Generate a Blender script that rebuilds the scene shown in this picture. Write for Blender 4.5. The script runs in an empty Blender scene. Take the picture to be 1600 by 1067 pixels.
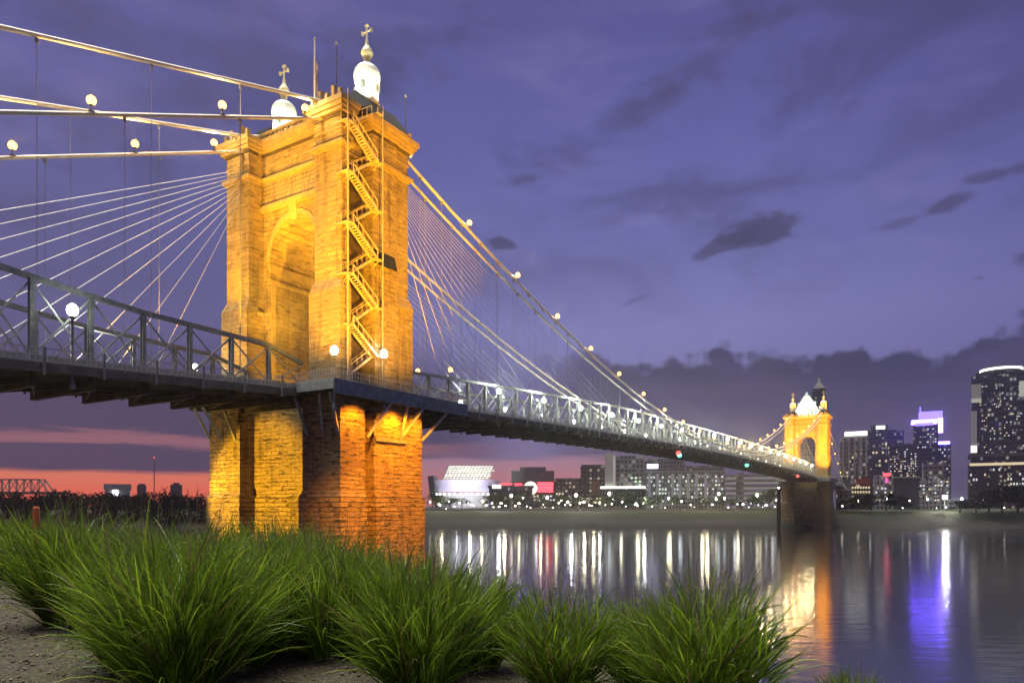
import bpy, bmesh, math, random
from mathutils import Vector, Matrix

R = math.radians
random.seed(7)
SC = bpy.context.scene
COL = SC.collection

# ------------------------------------------------------------------ camera
F = 1119.0                      # focal length in pixels of a 1600 wide frame
EYE = 11.0                      # eye height above the river
HZ = 790.0                      # horizon row
cam_d = bpy.data.cameras.new('camera')
cam = bpy.data.objects.new('camera', cam_d)
COL.objects.link(cam)
cam.location = (0, 0, EYE)
cam.rotation_euler = (R(90), 0, 0)
cam_d.sensor_width = 36
cam_d.lens = 36 * F / 1600
cam_d.shift_y = (HZ - 533.5) / 1600
cam_d.clip_start = 0.1
cam_d.clip_end = 20000
SC.camera = cam

SC.view_settings.view_transform = 'Standard'
SC.view_settings.look = 'None'
SC.view_settings.exposure = 0.6
SC.view_settings.gamma = 1
SC.cycles.max_bounces = 6
SC.cycles.diffuse_bounces = 3
SC.cycles.glossy_bounces = 3
SC.cycles.transparent_max_bounces = 8
SC.cycles.sample_clamp_indirect = 6
SC.cycles.use_denoising = True
SC.cycles.volume_bounces = 0
SC.cycles.caustics_reflective = False
SC.cycles.caustics_refractive = False

# ------------------------------------------------------------------ node helper
class N:
    """tiny expression builder over shader nodes"""
    def __init__(s, nt): s.nt = nt
    def node(s, t, **kw):
        n = s.nt.nodes.new(t)
        for k, v in kw.items(): setattr(n, k, v)
        return n
    def link(s, a, b): s.nt.links.new(a, b)
    def put(s, sock, v):
        if isinstance(v, bpy.types.NodeSocket): s.link(v, sock)
        elif v is not None:
            if isinstance(v, (tuple, list)) and len(v) == 3 and sock.type == 'RGBA': v = (*v, 1)
            sock.default_value = v
    def m(s, op, a, b=None, c=None, clamp=False):
        n = s.node('ShaderNodeMath', operation=op); n.use_clamp = clamp
        s.put(n.inputs[0], a); s.put(n.inputs[1], b)
        if c is not None: s.put(n.inputs[2], c)
        return n.outputs[0]
    def add(s, a, b): return s.m('ADD', a, b)
    def sub(s, a, b): return s.m('SUBTRACT', a, b)
    def mul(s, a, b): return s.m('MULTIPLY', a, b)
    def div(s, a, b): return s.m('DIVIDE', a, b)
    def smooth(s, x, a, b, lo=0.0, hi=1.0):
        n = s.node('ShaderNodeMapRange', interpolation_type='SMOOTHSTEP')
        s.put(n.inputs[0], x); s.put(n.inputs[1], a); s.put(n.inputs[2], b); s.put(n.inputs[3], lo); s.put(n.inputs[4], hi)
        return n.outputs[0]
    def lin(s, x, a, b, lo=0.0, hi=1.0):
        n = s.node('ShaderNodeMapRange')
        s.put(n.inputs[0], x); s.put(n.inputs[1], a); s.put(n.inputs[2], b); s.put(n.inputs[3], lo); s.put(n.inputs[4], hi)
        return n.outputs[0]
    def mix(s, f, a, b, blend='MIX'):
        n = s.node('ShaderNodeMix', data_type='RGBA', blend_type=blend)
        s.put(n.inputs[0], f); s.put(n.inputs[6], a); s.put(n.inputs[7], b)
        return n.outputs[2]
    def comb(s, x, y, z):
        n = s.node('ShaderNodeCombineXYZ')
        s.put(n.inputs[0], x); s.put(n.inputs[1], y); s.put(n.inputs[2], z)
        return n.outputs[0]
    def sep(s, v):
        n = s.node('ShaderNodeSeparateXYZ'); s.link(v, n.inputs[0]); return n.outputs
    def noise(s, vec, scale, detail=4, rough=.55, dist=0.0, out=0):
        n = s.node('ShaderNodeTexNoise'); s.put(n.inputs['Vector'], vec)
        n.inputs['Scale'].default_value = scale; n.inputs['Detail'].default_value = detail
        n.inputs['Roughness'].default_value = rough; n.inputs['Distortion'].default_value = dist
        return n.outputs[out]
    def ramp(s, f, stops):
        n = s.node('ShaderNodeValToRGB'); cr = n.color_ramp
        while len(cr.elements) < len(stops): cr.elements.new(0.5)
        for e, (p, c) in zip(cr.elements, stops): e.position = p; e.color = (*c, 1)
        s.put(n.inputs[0], f); return n.outputs[0]

def srgb(r, g, b):
    f = lambda c: (c/255/12.92 if c/255 <= .04045 else ((c/255+.055)/1.055)**2.4)
    return (f(r), f(g), f(b))

# ------------------------------------------------------------------ sky (after sunset)
def build_world():
    w = bpy.data.worlds.new('World'); SC.world = w; w.use_nodes = True
    nt = w.node_tree; nt.nodes.clear(); n = N(nt)
    tc = n.node('ShaderNodeTexCoord')
    x, y, z = n.sep(tc.outputs['Generated'])
    az = n.m('ARCTAN2', x, y)
    h = n.m('SQRT', n.add(n.mul(x, x), n.mul(y, y)))
    te = n.div(z, n.m('MAXIMUM', h, .02))
    # base gradient with elevation
    base = n.ramp(n.m('MULTIPLY', n.m('MAXIMUM', te, 0.0), 1/1.2, clamp=True), [
        (0.00, srgb(125, 112, 150)), (0.13, srgb(122, 118, 172)), (0.20, srgb(127, 127, 187)), (0.31, srgb(108, 111, 175)),
        (0.42, srgb(95, 96, 163)), (0.55, srgb(84, 83, 148)), (0.85, srgb(70, 68, 126)), (1.0, srgb(62, 58, 112))])
    # lighter lavender towards the middle, deeper blue to the right
    rt = n.smooth(az, .25, .75)
    base = n.mix(n.mul(rt, .38), base, srgb(62, 56, 122))
    # broad soft cloud
    v1 = n.comb(n.mul(az, 1.6), n.mul(te, 3.2), 0.3)
    f1 = n.noise(v1, 1.5, 5, .55, .6)
    m1 = n.smooth(f1, .47, .72)
    up = n.smooth(te, .18, .45)
    c = n.mix(n.mul(n.mul(m1, up), .55), base, srgb(70, 65, 105))
    f2 = n.noise(n.comb(n.mul(az, 2.6), n.mul(te, 6.5), 4.3), 1.7, 5, .6, .3)
    c = n.mix(n.mul(n.smooth(f2, .5, .75), .26), c, srgb(140, 128, 182))
    c = n.mix(n.mul(n.mul(n.smooth(az, .05, -.40), n.smooth(te, .62, .25)), .72), c, srgb(80, 74, 122))
    f4 = n.noise(n.comb(n.mul(az, 2.2), n.mul(te, 3.6), 12.0), 2.1, 6, .62, .5)
    c = n.mix(n.mul(n.smooth(f4, .48, .70), n.mul(up, .58)), c, srgb(68, 65, 106))
    # edge noise shared by the small clouds
    en = n.sub(n.noise(n.comb(n.mul(az, 1.0), n.mul(te, 1.6), 9.0), 17, 6, .62), .5)
    en2 = n.sub(n.noise(n.comb(n.mul(az, 1.0), n.mul(te, 1.3), 3.0), 6, 5, .6), .5)
    def blob(px, py, rx, ry, slope=0.0, soft=.7, amp=2.6):
        a0 = math.atan((px-800)/F); ca = math.cos(a0); t0 = (HZ-py)/F*ca
        ra = rx/F*ca*ca; rt_ = ry/F*ca
        da = n.sub(az, a0)
        dt = n.sub(n.sub(te, t0), n.mul(da, slope))
        d = n.add(n.m('POWER', n.m('ABSOLUTE', n.div(da, ra)), 2.0), n.m('POWER', n.m('ABSOLUTE', n.div(dt, rt_)), 2.0))
        d = n.add(n.m('SQRT', d), n.mul(n.add(en, n.mul(en2, .7)), amp))
        return n.smooth(d, 1.08, 1.0-soft*1.15)
    dark = srgb(68, 64, 98)
    for (px, py, rx, ry, sl, k, soft) in [
        (1195, 355, 62, 25, .10, .85, .45), (1130, 383, 62, 13, .38, .75, .5), (780, 380, 34, 13, -.1, .8, .5),
        (1475, 322, 60, 15, .25, .7, .6), (1400, 350, 50, 14, .1, .5, .7), (1560, 272, 70, 13, .0, .65, .6), (1530, 434, 22, 7, 0, .6, .6),
        (1000, 170, 90, 38, .5, .55, 1.0), (1110, 90, 120, 40, .5, .45, 1.0), (560, 100, 120, 100, 0, .8, 1.2), (130, 40, 200, 60, 0, .5, 1.2), (60, 330, 160, 40, 0, .4, 1.2), (820, 280, 70, 14, .1, .6, .7),
        (1230, 20, 220, 26, .05, .5, 1.0), (990, 470, 34, 7, .3, .4, .8), (1600, 400, 30, 18, 0, .6, .6), (140, 440, 190, 60, 0, .35, 1.1)]:
        c = n.mix(n.mul(blob(px, py, rx, ry, sl, soft), k), c, dark)
    # cumulus bank low on the right
    hn = n.noise(n.comb(az, 0.0, 1.7), 9.0, 4, .6)
    def puff(sc, seed):
        vo = n.node('ShaderNodeTexVoronoi', feature='SMOOTH_F1'); vo.inputs['Scale'].default_value = sc; vo.inputs['Smoothness'].default_value = .12
        n.link(n.comb(az, n.mul(te, 1.25), seed), vo.inputs['Vector']); return vo.outputs['Distance']
    edge = n.add(n.noise(n.comb(n.mul(az, 1.0), n.mul(te, 1.0), 6.5), 30, 4, .55), -.5)
    pf = n.add(n.mul(n.sub(.42, puff(15, 1.0)), .044), n.mul(n.sub(.42, puff(50, 4.0)), .020))
    top = n.add(n.add(n.add(.128, n.mul(hn, .150)), pf), n.mul(edge, .034))
    inz = n.mul(n.smooth(n.add(az, n.mul(en2, .12)), -.02, .14), n.smooth(n.sub(top, te), -.008, .014))
    bankc = n.mix(n.smooth(te, .05, .19), srgb(96, 85, 116), srgb(52, 48, 80))
    bankc = n.mix(n.smooth(f2, .42, .7), bankc, srgb(74, 67, 108))
    c = n.mix(n.mul(inz, .95), c, bankc)
    # left lower part: purple cloud deck, pink rifts and the red band after sunset
    left = n.smooth(az, .05, -.10)
    low = n.smooth(te, .25, .14)
    c = n.mix(n.mul(n.mul(left, low), .92), c, srgb(60, 56, 92))
    f3 = n.noise(n.comb(n.mul(az, 4.0), n.mul(te, 40.0), 2.0), 1.6, 5, .6, .4)
    d3 = n.add(te, n.mul(n.sub(f3, .5), .035))
    pink_l = srgb(176, 112, 124)
    stripe = n.mul(n.smooth(d3, .068, .076), n.smooth(d3, .092, .082))
    c = n.mix(n.mul(n.mul(stripe, n.smooth(az, .05, -.2)), .62), c, pink_l)
    red = n.mix(n.smooth(te, .0, .045), srgb(244, 100, 78), srgb(232, 124, 100))
    redm = n.mul(n.smooth(n.add(te, n.mul(n.sub(f3, .5), .016)), .045, .036), n.smooth(az, -.15, -.34))
    c = n.mix(redm, c, red)
    # pink light between pier and city
    mid = n.mul(n.smooth(az, -.42, -.26), n.smooth(az, .22, .10))
    d4 = n.add(te, n.mul(n.sub(f3, .5), .05))
    pk = n.mix(n.smooth(te, .02, .07), srgb(196, 120, 122), srgb(172, 128, 150))
    c = n.mix(n.mul(n.mul(mid, n.smooth(d4, .078, .055)), .95), c, pk)
    # far left cables' sky is bluer; below the horizon a dark ground tone
    c = n.mix(n.smooth(te, -.005, -.05), c, srgb(34, 30, 46))
    sky = n.node('ShaderNodeTexSky'); sky.sky_type = 'NISHITA'; sky.sun_disc = False
    sky.sun_elevation = R(1.0); sky.sun_rotation = R(-62)
    bg1 = n.node('ShaderNodeBackground'); n.link(sky.outputs[0], bg1.inputs[0]); bg1.inputs[1].default_value = .004
    bg2 = n.node('ShaderNodeBackground'); n.link(c, bg2.inputs[0]); bg2.inputs[1].default_value = 0.64
    ad = n.node('ShaderNodeAddShader'); n.link(bg1.outputs[0], ad.inputs[0]); n.link(bg2.outputs[0], ad.inputs[1])
    out = n.node('ShaderNodeOutputWorld'); n.link(ad.outputs[0], out.inputs[0])
build_world()

# added fill: one very soft lamp near the zenith that brightens the grass
fill_d = bpy.data.lights.new('overhead_fill', 'SUN'); fill_d.energy = 5.0; fill_d.angle = R(50); fill_d.color = (1, .95, .82)
fill_lamp = bpy.data.objects.new('overhead_fill', fill_d); COL.objects.link(fill_lamp)
fill_lamp.rotation_euler = Vector((-.16, .13, .98)).to_track_quat('Z', 'Y').to_euler()

# ------------------------------------------------------------------ materials
MATS = {}
def new_mat(name):
    m = bpy.data.materials.new(name); m.use_nodes = True
    nt = m.node_tree; nt.nodes.clear(); n = N(nt)
    out = n.node('ShaderNodeOutputMaterial')
    return m, n, out
def principled(n, out, col, rough=.6, metal=0.0, bump=None, bump_d=.02, bump_s=.6, **kw):
    p = n.node('ShaderNodeBsdfPrincipled')
    n.put(p.inputs['Base Color'], col); n.put(p.inputs['Roughness'], rough); n.put(p.inputs['Metallic'], metal)
    for k, v in kw.items(): n.put(p.inputs[k], v)
    if bump is not None:
        b = n.node('ShaderNodeBump'); b.inputs['Distance'].default_value = bump_d; b.inputs['Strength'].default_value = bump_s
        n.link(bump, b.inputs['Height']); n.link(b.outputs[0], p.inputs['Normal'])
    n.link(p.outputs[0], out.inputs[0]); return p
def obco(n): return n.node('ShaderNodeTexCoord').outputs['Object']

def simple(name, col, rough=.6, metal=0.0, var=.25, scale=3.0):
    if name in MATS: return MATS[name]
    m, n, out = new_mat(name); o = obco(n)
    f = n.noise(o, scale, 5, .6)
    c = n.mix(n.lin(f, .3, .75), tuple(x*(1-var) for x in col), tuple(min(1, x*(1+var)) for x in col))
    principled(n, out, c, rough, metal, f, .01, .4)
    MATS[name] = m; return m
def emit(name, col, s):
    if name in MATS: return MATS[name]
    m, n, out = new_mat(name)
    e = n.node('ShaderNodeEmission'); e.inputs[0].default_value = (*col, 1); e.inputs[1].default_value = s*.7
    n.link(e.outputs[0], out.inputs[0]); MATS[name] = m; return m

def stone(name, bw, bh, mortar, c1, c2, cm, bump_d, dark_courses=0.0):
    m, n, out = new_mat(name); o = obco(n)
    x, y, z = n.sep(o)
    vec = n.comb(n.add(x, y), z, 0.0)
    wob = n.noise(o, .9, 2, .5, 0, 1)
    vv = n.node('ShaderNodeVectorMath', operation='MULTIPLY_ADD'); n.link(wob, vv.inputs[0]); vv.inputs[1].default_value = (.16, .10, 0); n.link(vec, vv.inputs[2])
    b = n.node('ShaderNodeTexBrick'); n.link(vv.outputs[0], b.inputs['Vector'])
    b.inputs['Color1'].default_value = (*c1, 1); b.inputs['Color2'].default_value = (*c2, 1); b.inputs['Mortar'].default_value = (*cm, 1)
    b.inputs['Scale'].default_value = 1; b.inputs['Mortar Size'].default_value = mortar; b.inputs['Mortar Smooth'].default_value = .5
    b.inputs['Bias'].default_value = -.1; b.inputs['Brick Width'].default_value = bw; b.inputs['Row Height'].default_value = bh
    b.offset = .45; b.squash = 1.3; b.squash_frequency = 3
    big = n.noise(o, .22, 5, .6); fine = n.noise(o, 3.2, 6, .65)
    streak = n.noise(n.comb(n.mul(n.add(x, y), .9), n.mul(z, 4.2), 1.0), .8, 4, .65)
    c = n.mix(n.smooth(big, .35, .7), b.outputs['Color'], tuple(k*.78 for k in c1))
    c = n.mix(n.mul(n.smooth(fine, .52, .75), .55), c, tuple(k*.5 for k in c2))
    soot = n.noise(n.comb(n.mul(n.add(x, y), .8), n.mul(z, .09), 5.0), 1.0, 6, .65)
    c = n.mix(n.mul(n.smooth(soot, .50, .72), .62), c, tuple(k*.34 for k in c2))
    patch = n.noise(o, .75, 5, .7)
    c = n.mix(n.mul(n.smooth(patch, .56, .68), .5), c, tuple(k*.55 for k in c1))
    if dark_courses: c = n.mix(n.m('MINIMUM', n.mul(n.smooth(streak, .50, .66), dark_courses), 1.0), c, tuple(k*.16 for k in c1))
    hgt = n.add(n.mul(b.outputs['Fac'], -1.0), n.add(n.mul(fine, .9), n.mul(streak, .8 if dark_courses else .3)))
    principled(n, out, c, .85, 0, hgt, bump_d, .9)
    MATS[name] = m; return m

stone('tower_stone', 1.4, .55, .026, (.52, .39, .165), (.33, .235, .095), (.17, .12, .05), .20, .55)
stone('pier_stone', 1.4, .46, .03, (.46, .345, .16), (.29, .21, .10), (.08, .06, .03), .34, .95)
stone('base_stone', 1.5, .52, .05, (.46, .345, .16), (.24, .17, .08), (.05, .04, .02), .5, 1.25)
stone('relief_stone', .5, .5, .06, (.48, .38, .21), (.36, .27, .15), (.2, .15, .08), .22)
simple('trim_stone', (.40, .30, .13), .8, 0, .22, 1.6)
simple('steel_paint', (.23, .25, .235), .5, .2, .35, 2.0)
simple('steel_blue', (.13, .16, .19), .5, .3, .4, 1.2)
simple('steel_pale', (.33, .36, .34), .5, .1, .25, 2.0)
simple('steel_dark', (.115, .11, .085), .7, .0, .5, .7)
simple('cable_paint', (.78, .72, .60), .45, .1, .12, 1.0)
simple('wire', (.60, .58, .58), .45, .2, .1, 1.0)
simple('wire_dark', (.28, .28, .30), .5, .2, .1, 1.0)
simple('stair_iron', (.62, .52, .36), .6, .1, .3, 2.0)
simple('shade_stone', (.10, .07, .03), .9, 0, .6, 1.2)  # near-black stone colour that stands in for shade at ledges and recess
simple('roof_slate', (.022, .024, .022), .85, 0, .4, 1.2)
simple('white_dome', (.82, .84, .76), .35, 0, .06, 1.0)
simple('finial_gilt', (.80, .74, .42), .35, 0, .15, 2.0)
simple('asphalt', (.05, .05, .052), .9, 0, .3, 3.0)
simple('walk_board', (.20, .19, .17), .9, 0, .3, 2.0)
simple('mesh_rail', (.46, .44, .43), .6, .1, .2, 2.0)
simple('bark', (.07, .05, .035), .9, 0, .3, 3.0)
simple('post_orange', (.55, .12, .04), .6, 0, .15, 4.0)
simple('concrete', (.32, .31, .29), .9, 0, .2, .5)
simple('dark_cladding', (.06, .06, .065), .6, 0, .3, .3)
simple('wood_dark', (.035, .028, .022), .9, 0, .4, 1.0)
simple('flag_cloth', (.75, .50, .52), .9, 0, .5, 1.5)
emit('lamp_white', (.93, 1.0, .86), 16)
emit('lamp_amber', (1.0, .50, .10), 6.5)
emit('lamp_town', (1.0, .93, .72), 16)
emit('lamp_town_cool', (.86, .95, 1.0), 14)
emit('lamp_red', (1.0, .06, .05), 5)
emit('lamp_green', (.1, .9, .65), 5)
emit('flood_face', (1.0, .7, .3), 6)

def leaf(name, col, var, gloss=.02):
    m, n, out = new_mat(name)
    oi = n.node('ShaderNodeObjectInfo').outputs['Random']
    at = n.node('ShaderNodeAttribute'); at.attribute_name = 'tone'
    t = at.outputs['Fac']
    c = n.ramp(t, [(0, (col[1]*.62, col[1]*.45, col[1]*.2)), (.07, (col[1]*.62, col[1]*.45, col[1]*.2)), (.09, tuple(k*(1-var) for k in col)), (.6, col), (1, (min(1, col[0]*(1+1.6*var)), col[1]*(1+var), col[2]*(1+.3*var)))])
    d = n.node('ShaderNodeBsdfDiffuse'); n.link(c, d.inputs[0])
    tr = n.node('ShaderNodeBsdfTranslucent'); n.link(c, tr.inputs[0])
    g = n.node('ShaderNodeBsdfGlossy'); g.inputs['Roughness'].default_value = .45; g.inputs[0].default_value = (.6, .7, .5, 1)
    mx = n.node('ShaderNodeMixShader'); mx.inputs[0].default_value = .48
    n.link(d.outputs[0], mx.inputs[1]); n.link(tr.outputs[0], mx.inputs[2])
    mx2 = n.node('ShaderNodeMixShader'); mx2.inputs[0].default_value = gloss
    n.link(mx.outputs[0], mx2.inputs[1]); n.link(g.outputs[0], mx2.inputs[2])
    n.link(mx2.outputs[0], out.inputs[0]); MATS[name] = m; return m
leaf('grass_blade', (.122, .212, .020), .66, .05)
leaf('plume', (.15, .125, .085), .4)
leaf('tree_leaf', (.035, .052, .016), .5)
leaf('tree_leaf_dark', (.005, .007, .0035), .5, .0)

# ------------------------------------------------------------------ mesh helper
JIT = random.Random(3)
class MB:
    def __init__(s): s.v = []; s.f = []; s.tone = None
    def quad(s, a, b, c, d):
        i = len(s.v); s.v += [tuple(a), tuple(b), tuple(c), tuple(d)]; s.f.append((i, i+1, i+2, i+3))
    def hexa(s, p):
        i = len(s.v); s.v += [tuple(q) for q in p]
        for f in ((0,3,2,1), (4,5,6,7), (0,1,5,4), (1,2,6,5), (2,3,7,6), (3,0,4,7)): s.f.append(tuple(i+k for k in f))
    def box(s, x0, x1, y0, y1, z0, z1, jit=.004):
        if x0 > x1: x0, x1 = x1, x0
        if y0 > y1: y0, y1 = y1, y0
        j = lambda: JIT.uniform(0, jit)
        x0 -= j(); x1 += j(); y0 -= j(); y1 += j(); z0 -= j(); z1 += j()
        s.hexa([(x0,y0,z0),(x1,y0,z0),(x1,y1,z0),(x0,y1,z0),(x0,y0,z1),(x1,y0,z1),(x1,y1,z1),(x0,y1,z1)])
    def frustum(s, r0, z0, r1, z1):
        s.hexa([(r0[0],r0[2],z0),(r0[1],r0[2],z0),(r0[1],r0[3],z0),(r0[0],r0[3],z0),
                (r1[0],r1[2],z1),(r1[1],r1[2],z1),(r1[1],r1[3],z1),(r1[0],r1[3],z1)])
    def bar(s, p, q, w, h, up=(0,0,1)):
        p = Vector(p); q = Vector(q); d = (q-p)
        if d.length < 1e-6: return
        d.normalize(); upv = Vector(up)
        if abs(d.dot(upv)) > .98: upv = Vector((1,0,0))
        a = d.cross(upv).normalized(); b = a.cross(d).normalized()
        a *= w/2; b *= h/2
        s.hexa([p-a-b, p+a-b, p+a+b, p-a+b, q-a-b, q+a-b, q+a+b, q-a+b])
    def tube(s, pts, r, n=6, cap=True):
        pts = [Vector(p) for p in pts]; rings = []
        for i, p in enumerate(pts):
            d = (pts[min(i+1, len(pts)-1)] - pts[max(i-1, 0)]).normalized()
            u = Vector((0,0,1)) if abs(d.z) < .95 else Vector((1,0,0))
            a = d.cross(u).normalized(); b = a.cross(d).normalized()
            rr = r[i] if isinstance(r, (list, tuple)) else r
            rings.append([p + a*(rr*math.cos(2*math.pi*k/n)) + b*(rr*math.sin(2*math.pi*k/n)) for k in range(n)])
        i0 = len(s.v)
        for g in rings: s.v += [tuple(x) for x in g]
        for j in range(len(pts)-1):
            for k in range(n):
                s.f.append((i0+j*n+k, i0+j*n+(k+1)%n, i0+(j+1)*n+(k+1)%n, i0+(j+1)*n+k))
        if cap:
            s.f.append(tuple(i0+k for k in reversed(range(n)))); s.f.append(tuple(i0+(len(pts)-1)*n+k for k in range(n)))
    def lathe(s, c, prof, n=20):
        i0 = len(s.v)
        for (r, z) in prof:
            for k in range(n):
                a = 2*math.pi*k/n; s.v.append((c[0]+r*math.cos(a), c[1]+r*math.sin(a), c[2]+z))
        for j in range(len(prof)-1):
            for k in range(n):
                s.f.append((i0+j*n+k, i0+j*n+(k+1)%n, i0+(j+1)*n+(k+1)%n, i0+(j+1)*n+k))
        s.f.append(tuple(i0+k for k in reversed(range(n)))); s.f.append(tuple(i0+(len(prof)-1)*n+k for k in range(n)))
    def prism_y(s, poly, y0, y1):
        """polygon of (x, z) pushed along y; convex or simple"""
        n = len(poly); i = len(s.v)
        s.v += [(x, y0, z) for x, z in poly] + [(x, y1, z) for x, z in poly]
        s.f.append(tuple(i+k for k in range(n))); s.f.append(tuple(i+n+k for k in reversed(range(n))))
        for k in range(n): s.f.append((i+k, i+n+k, i+n+(k+1)%n, i+(k+1)%n))
    def mesh(s, name, mat, smooth=False):
        me = bpy.data.meshes.new(name); me.from_pydata(s.v, [], s.f); me.update()
        if mat is not None: me.materials.append(MATS[mat] if isinstance(mat, str) else mat)
        if smooth:
            for p in me.polygons: p.use_smooth = True
        bm = bmesh.new(); bm.from_mesh(me); bmesh.ops.recalc_face_normals(bm, faces=bm.faces); bm.to_mesh(me); bm.free()
        if s.tone is not None:
            at = me.attributes.new('tone', 'FLOAT', 'FACE'); at.data.foreach_set('value', s.tone)
        return me
    def build(s, name, mat, parent=None, smooth=False):
        return obj(name, s.mesh(name, mat, smooth), parent)
def obj(name, me, parent=None):
    o = bpy.data.objects.new(name, me); COL.objects.link(o)
    if parent is not None: o.parent = parent
    return o
def tag(o, label=None, cat=None, group=None, kind=None):
    if label: o['label'] = label
    if cat: o['category'] = cat
    if group: o['group'] = group
    if kind: o['kind'] = kind
    return o
def thing(name, label, cat, loc=(0,0,0), rz=0, group=None):
    o = bpy.data.objects.new(name, None); COL.objects.link(o); o.empty_display_size = .3
    o.location = loc; o.rotation_euler = (0, 0, rz)
    return tag(o, label, cat, group, 'thing')
def copy_tree(o, parent=None):
    c = o.copy(); COL.objects.link(c)
    if parent is not None: c.parent = parent
    for ch in list(o.children): copy_tree(ch, c)
    return c

# ------------------------------------------------------------------ frames
TH = R(32.4); SN, CS = math.sin(TH), math.cos(TH)
TC = Vector((-23.9, 88.0, 0)); RZ = math.atan2(CS, SN)       # bridge frame: x = along the bridge, y = west, z = up
SPAN = 322.0
def W(u, v, z=0): return Vector((TC.x + u*SN - v*CS, TC.y + u*CS + v*SN, z))
def at(px, py, Y): return Vector(((px-800)/F*Y, Y, EYE + (HZ-py)/F*Y))
def on_bridge(o): o.location = TC; o.rotation_euler = (0, 0, RZ); return o

# ------------------------------------------------------------------ water, banks
def build_water():
    m, n, out = new_mat('river_water')
    o = obco(n); x, y, z = n.sep(o)
    w1 = n.noise(n.comb(n.mul(x, .5), n.mul(y, 1.2), 0.0), .55, 4, .6)
    w2 = n.noise(n.comb(n.mul(x, .12), n.mul(y, .35), 2.0), .35, 3, .5)
    p = principled(n, out, (.006, .006, .009), .12, 0, n.add(w1, n.mul(w2, 1.4)), .05, .6, IOR=1.45)
    p.inputs['Specular IOR Level'].default_value = 1.0
    b = MB()
    b.quad((-800, -100, 0), (800, -100, 0), (800, 352.5, 0), (-800, 352.5, 0))
    tag(b.build('water', m), kind='structure')
build_water()

NRM = Vector((SN, CS)); ALG = Vector((-CS, SN))
def hash_noise(x, y):
    from mathutils import noise
    return noise.noise(Vector((x, y, 0.3)))
def bank_z(p):
    t = p.dot(NRM); s = p.dot(ALG)
    crest = 6.6 + .35*hash_noise(s*.25, 1.0)
    z = 9.4 + .05*hash_noise(p.x*.9, p.y*.9) + .018*hash_noise(p.x*4, p.y*4)
    if s > 2: z += min(.25, (s-2)*.02)
    if t > crest: z -= (t-crest)**1.0*.42 + min(.35, (t-crest)*.12)
    return z
def build_ground():
    m, n, out = new_mat('mulch')
    o = obco(n)
    f1 = n.noise(o, 1.1, 4, .6); f2 = n.noise(o, 26, 5, .7); f3 = n.noise(o, 7, 4, .6)
    vo = n.node('ShaderNodeTexVoronoi'); n.link(o, vo.inputs['Vector']); vo.inputs['Scale'].default_value = 34
    c = n.mix(n.lin(f2, .35, .7), (.016, .012, .008), (.10, .08, .05))
    c = n.mix(n.mul(n.smooth(f1, .45, .62), .5), c, (.055, .065, .018))
    c = n.mix(n.mul(n.smooth(vo.outputs['Color'], .62, .85), .55), c, (.15, .13, .09))
    principled(n, out, c, .95, 0, n.add(n.mul(f2, 1.0), n.add(n.mul(vo.outputs['Distance'], -.8), f3)), .05, 1.0)
    b = MB(); ss = [-60, -40, -25, -15] + [-9 + .35*i for i in range(110)] + [32, 36, 42, 50, 62, 80, 110, 150, 220]
    ts = [-60, -40, -20, -8] + [-3 + .3*i for i in range(50)] + [12.5, 14, 17, 20, 24, 28, 33, 40]
    for t in ts:
        for s in ss:
            p = NRM*t + ALG*s; b.v.append((p.x, p.y, bank_z(p)))
    k = len(ss)
    for j in range(len(ts)-1):
        for i in range(k-1): b.f.append((j*k+i, j*k+i+1, (j+1)*k+i+1, (j+1)*k+i))
    tag(b.build('ground', m, None, True), kind='structure')
    # wood chips and pebbles over the bare soil
    chips = MB(); tone = []; rr = random.Random(11)
    for _ in range(5200):
        Y = 4.5 + 9*rr.random()**1.5; X = rr.uniform(-.78, .5)*Y
        p = Vector((X, Y))
        if p.dot(NRM) > 6.4: continue
        z = bank_z(p); L = rr.uniform(.012, .045); a = rr.uniform(0, 6.28); w = L*rr.uniform(.3, .7)
        d = Vector((math.cos(a)*L, math.sin(a)*L, rr.uniform(-.4, .4)*L))
        chips.bar(Vector((X, Y, z+.008))-d/2, Vector((X, Y, z+.008))+d/2, w, w*.6)
    chips.build('gravel', simple('chip', (.12, .095, .062), .9, 0, .5, 12.0))
    tag(bpy.data.objects['gravel'], 'loose wood chips and pebbles scattered over the bare soil', 'gravel', kind='stuff')
build_ground()
def build_weeds():
    b = MB(); tone = []; rr = random.Random(21)
    spots = [(-5.6, 9.2, .5), (-6.6, 10.6, .7), (-4.4, 7.4, .35), (-3.9, 6.5, .3), (-7.6, 12.0, .8), (-5.0, 8.2, .4), (-.9, 6.6, .35), (.3, 6.0, .3), (-3.2, 5.6, .25), (-6.2, 9.8, .4), (-8.4, 12.6, .8)]
    for (x, y, r) in spots:
        for _ in range(int(230*r)):
            p = Vector((x+rr.gauss(0, r*.6), y+rr.gauss(0, r*.6))); z = bank_z(p); a = rr.uniform(0, 6.28); L = rr.uniform(.03, .12)
            d = Vector((math.cos(a)*.6, math.sin(a)*.6, rr.uniform(.4, 1))).normalized()*L; sd = d.cross(Vector((0, 0, 1))).normalized()*rr.uniform(.002, .004)
            P = Vector((p.x, p.y, z)); b.quad(P-sd, P+d*.6-sd*.8, P+d, P+d*.6+sd*.8); tone.append(rr.random())
    b.tone = tone
    tag(b.build('weeds', 'grass_blade'), 'low weeds sprouting from the bare soil at the left', 'weeds', kind='stuff')
build_weeds()

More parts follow.
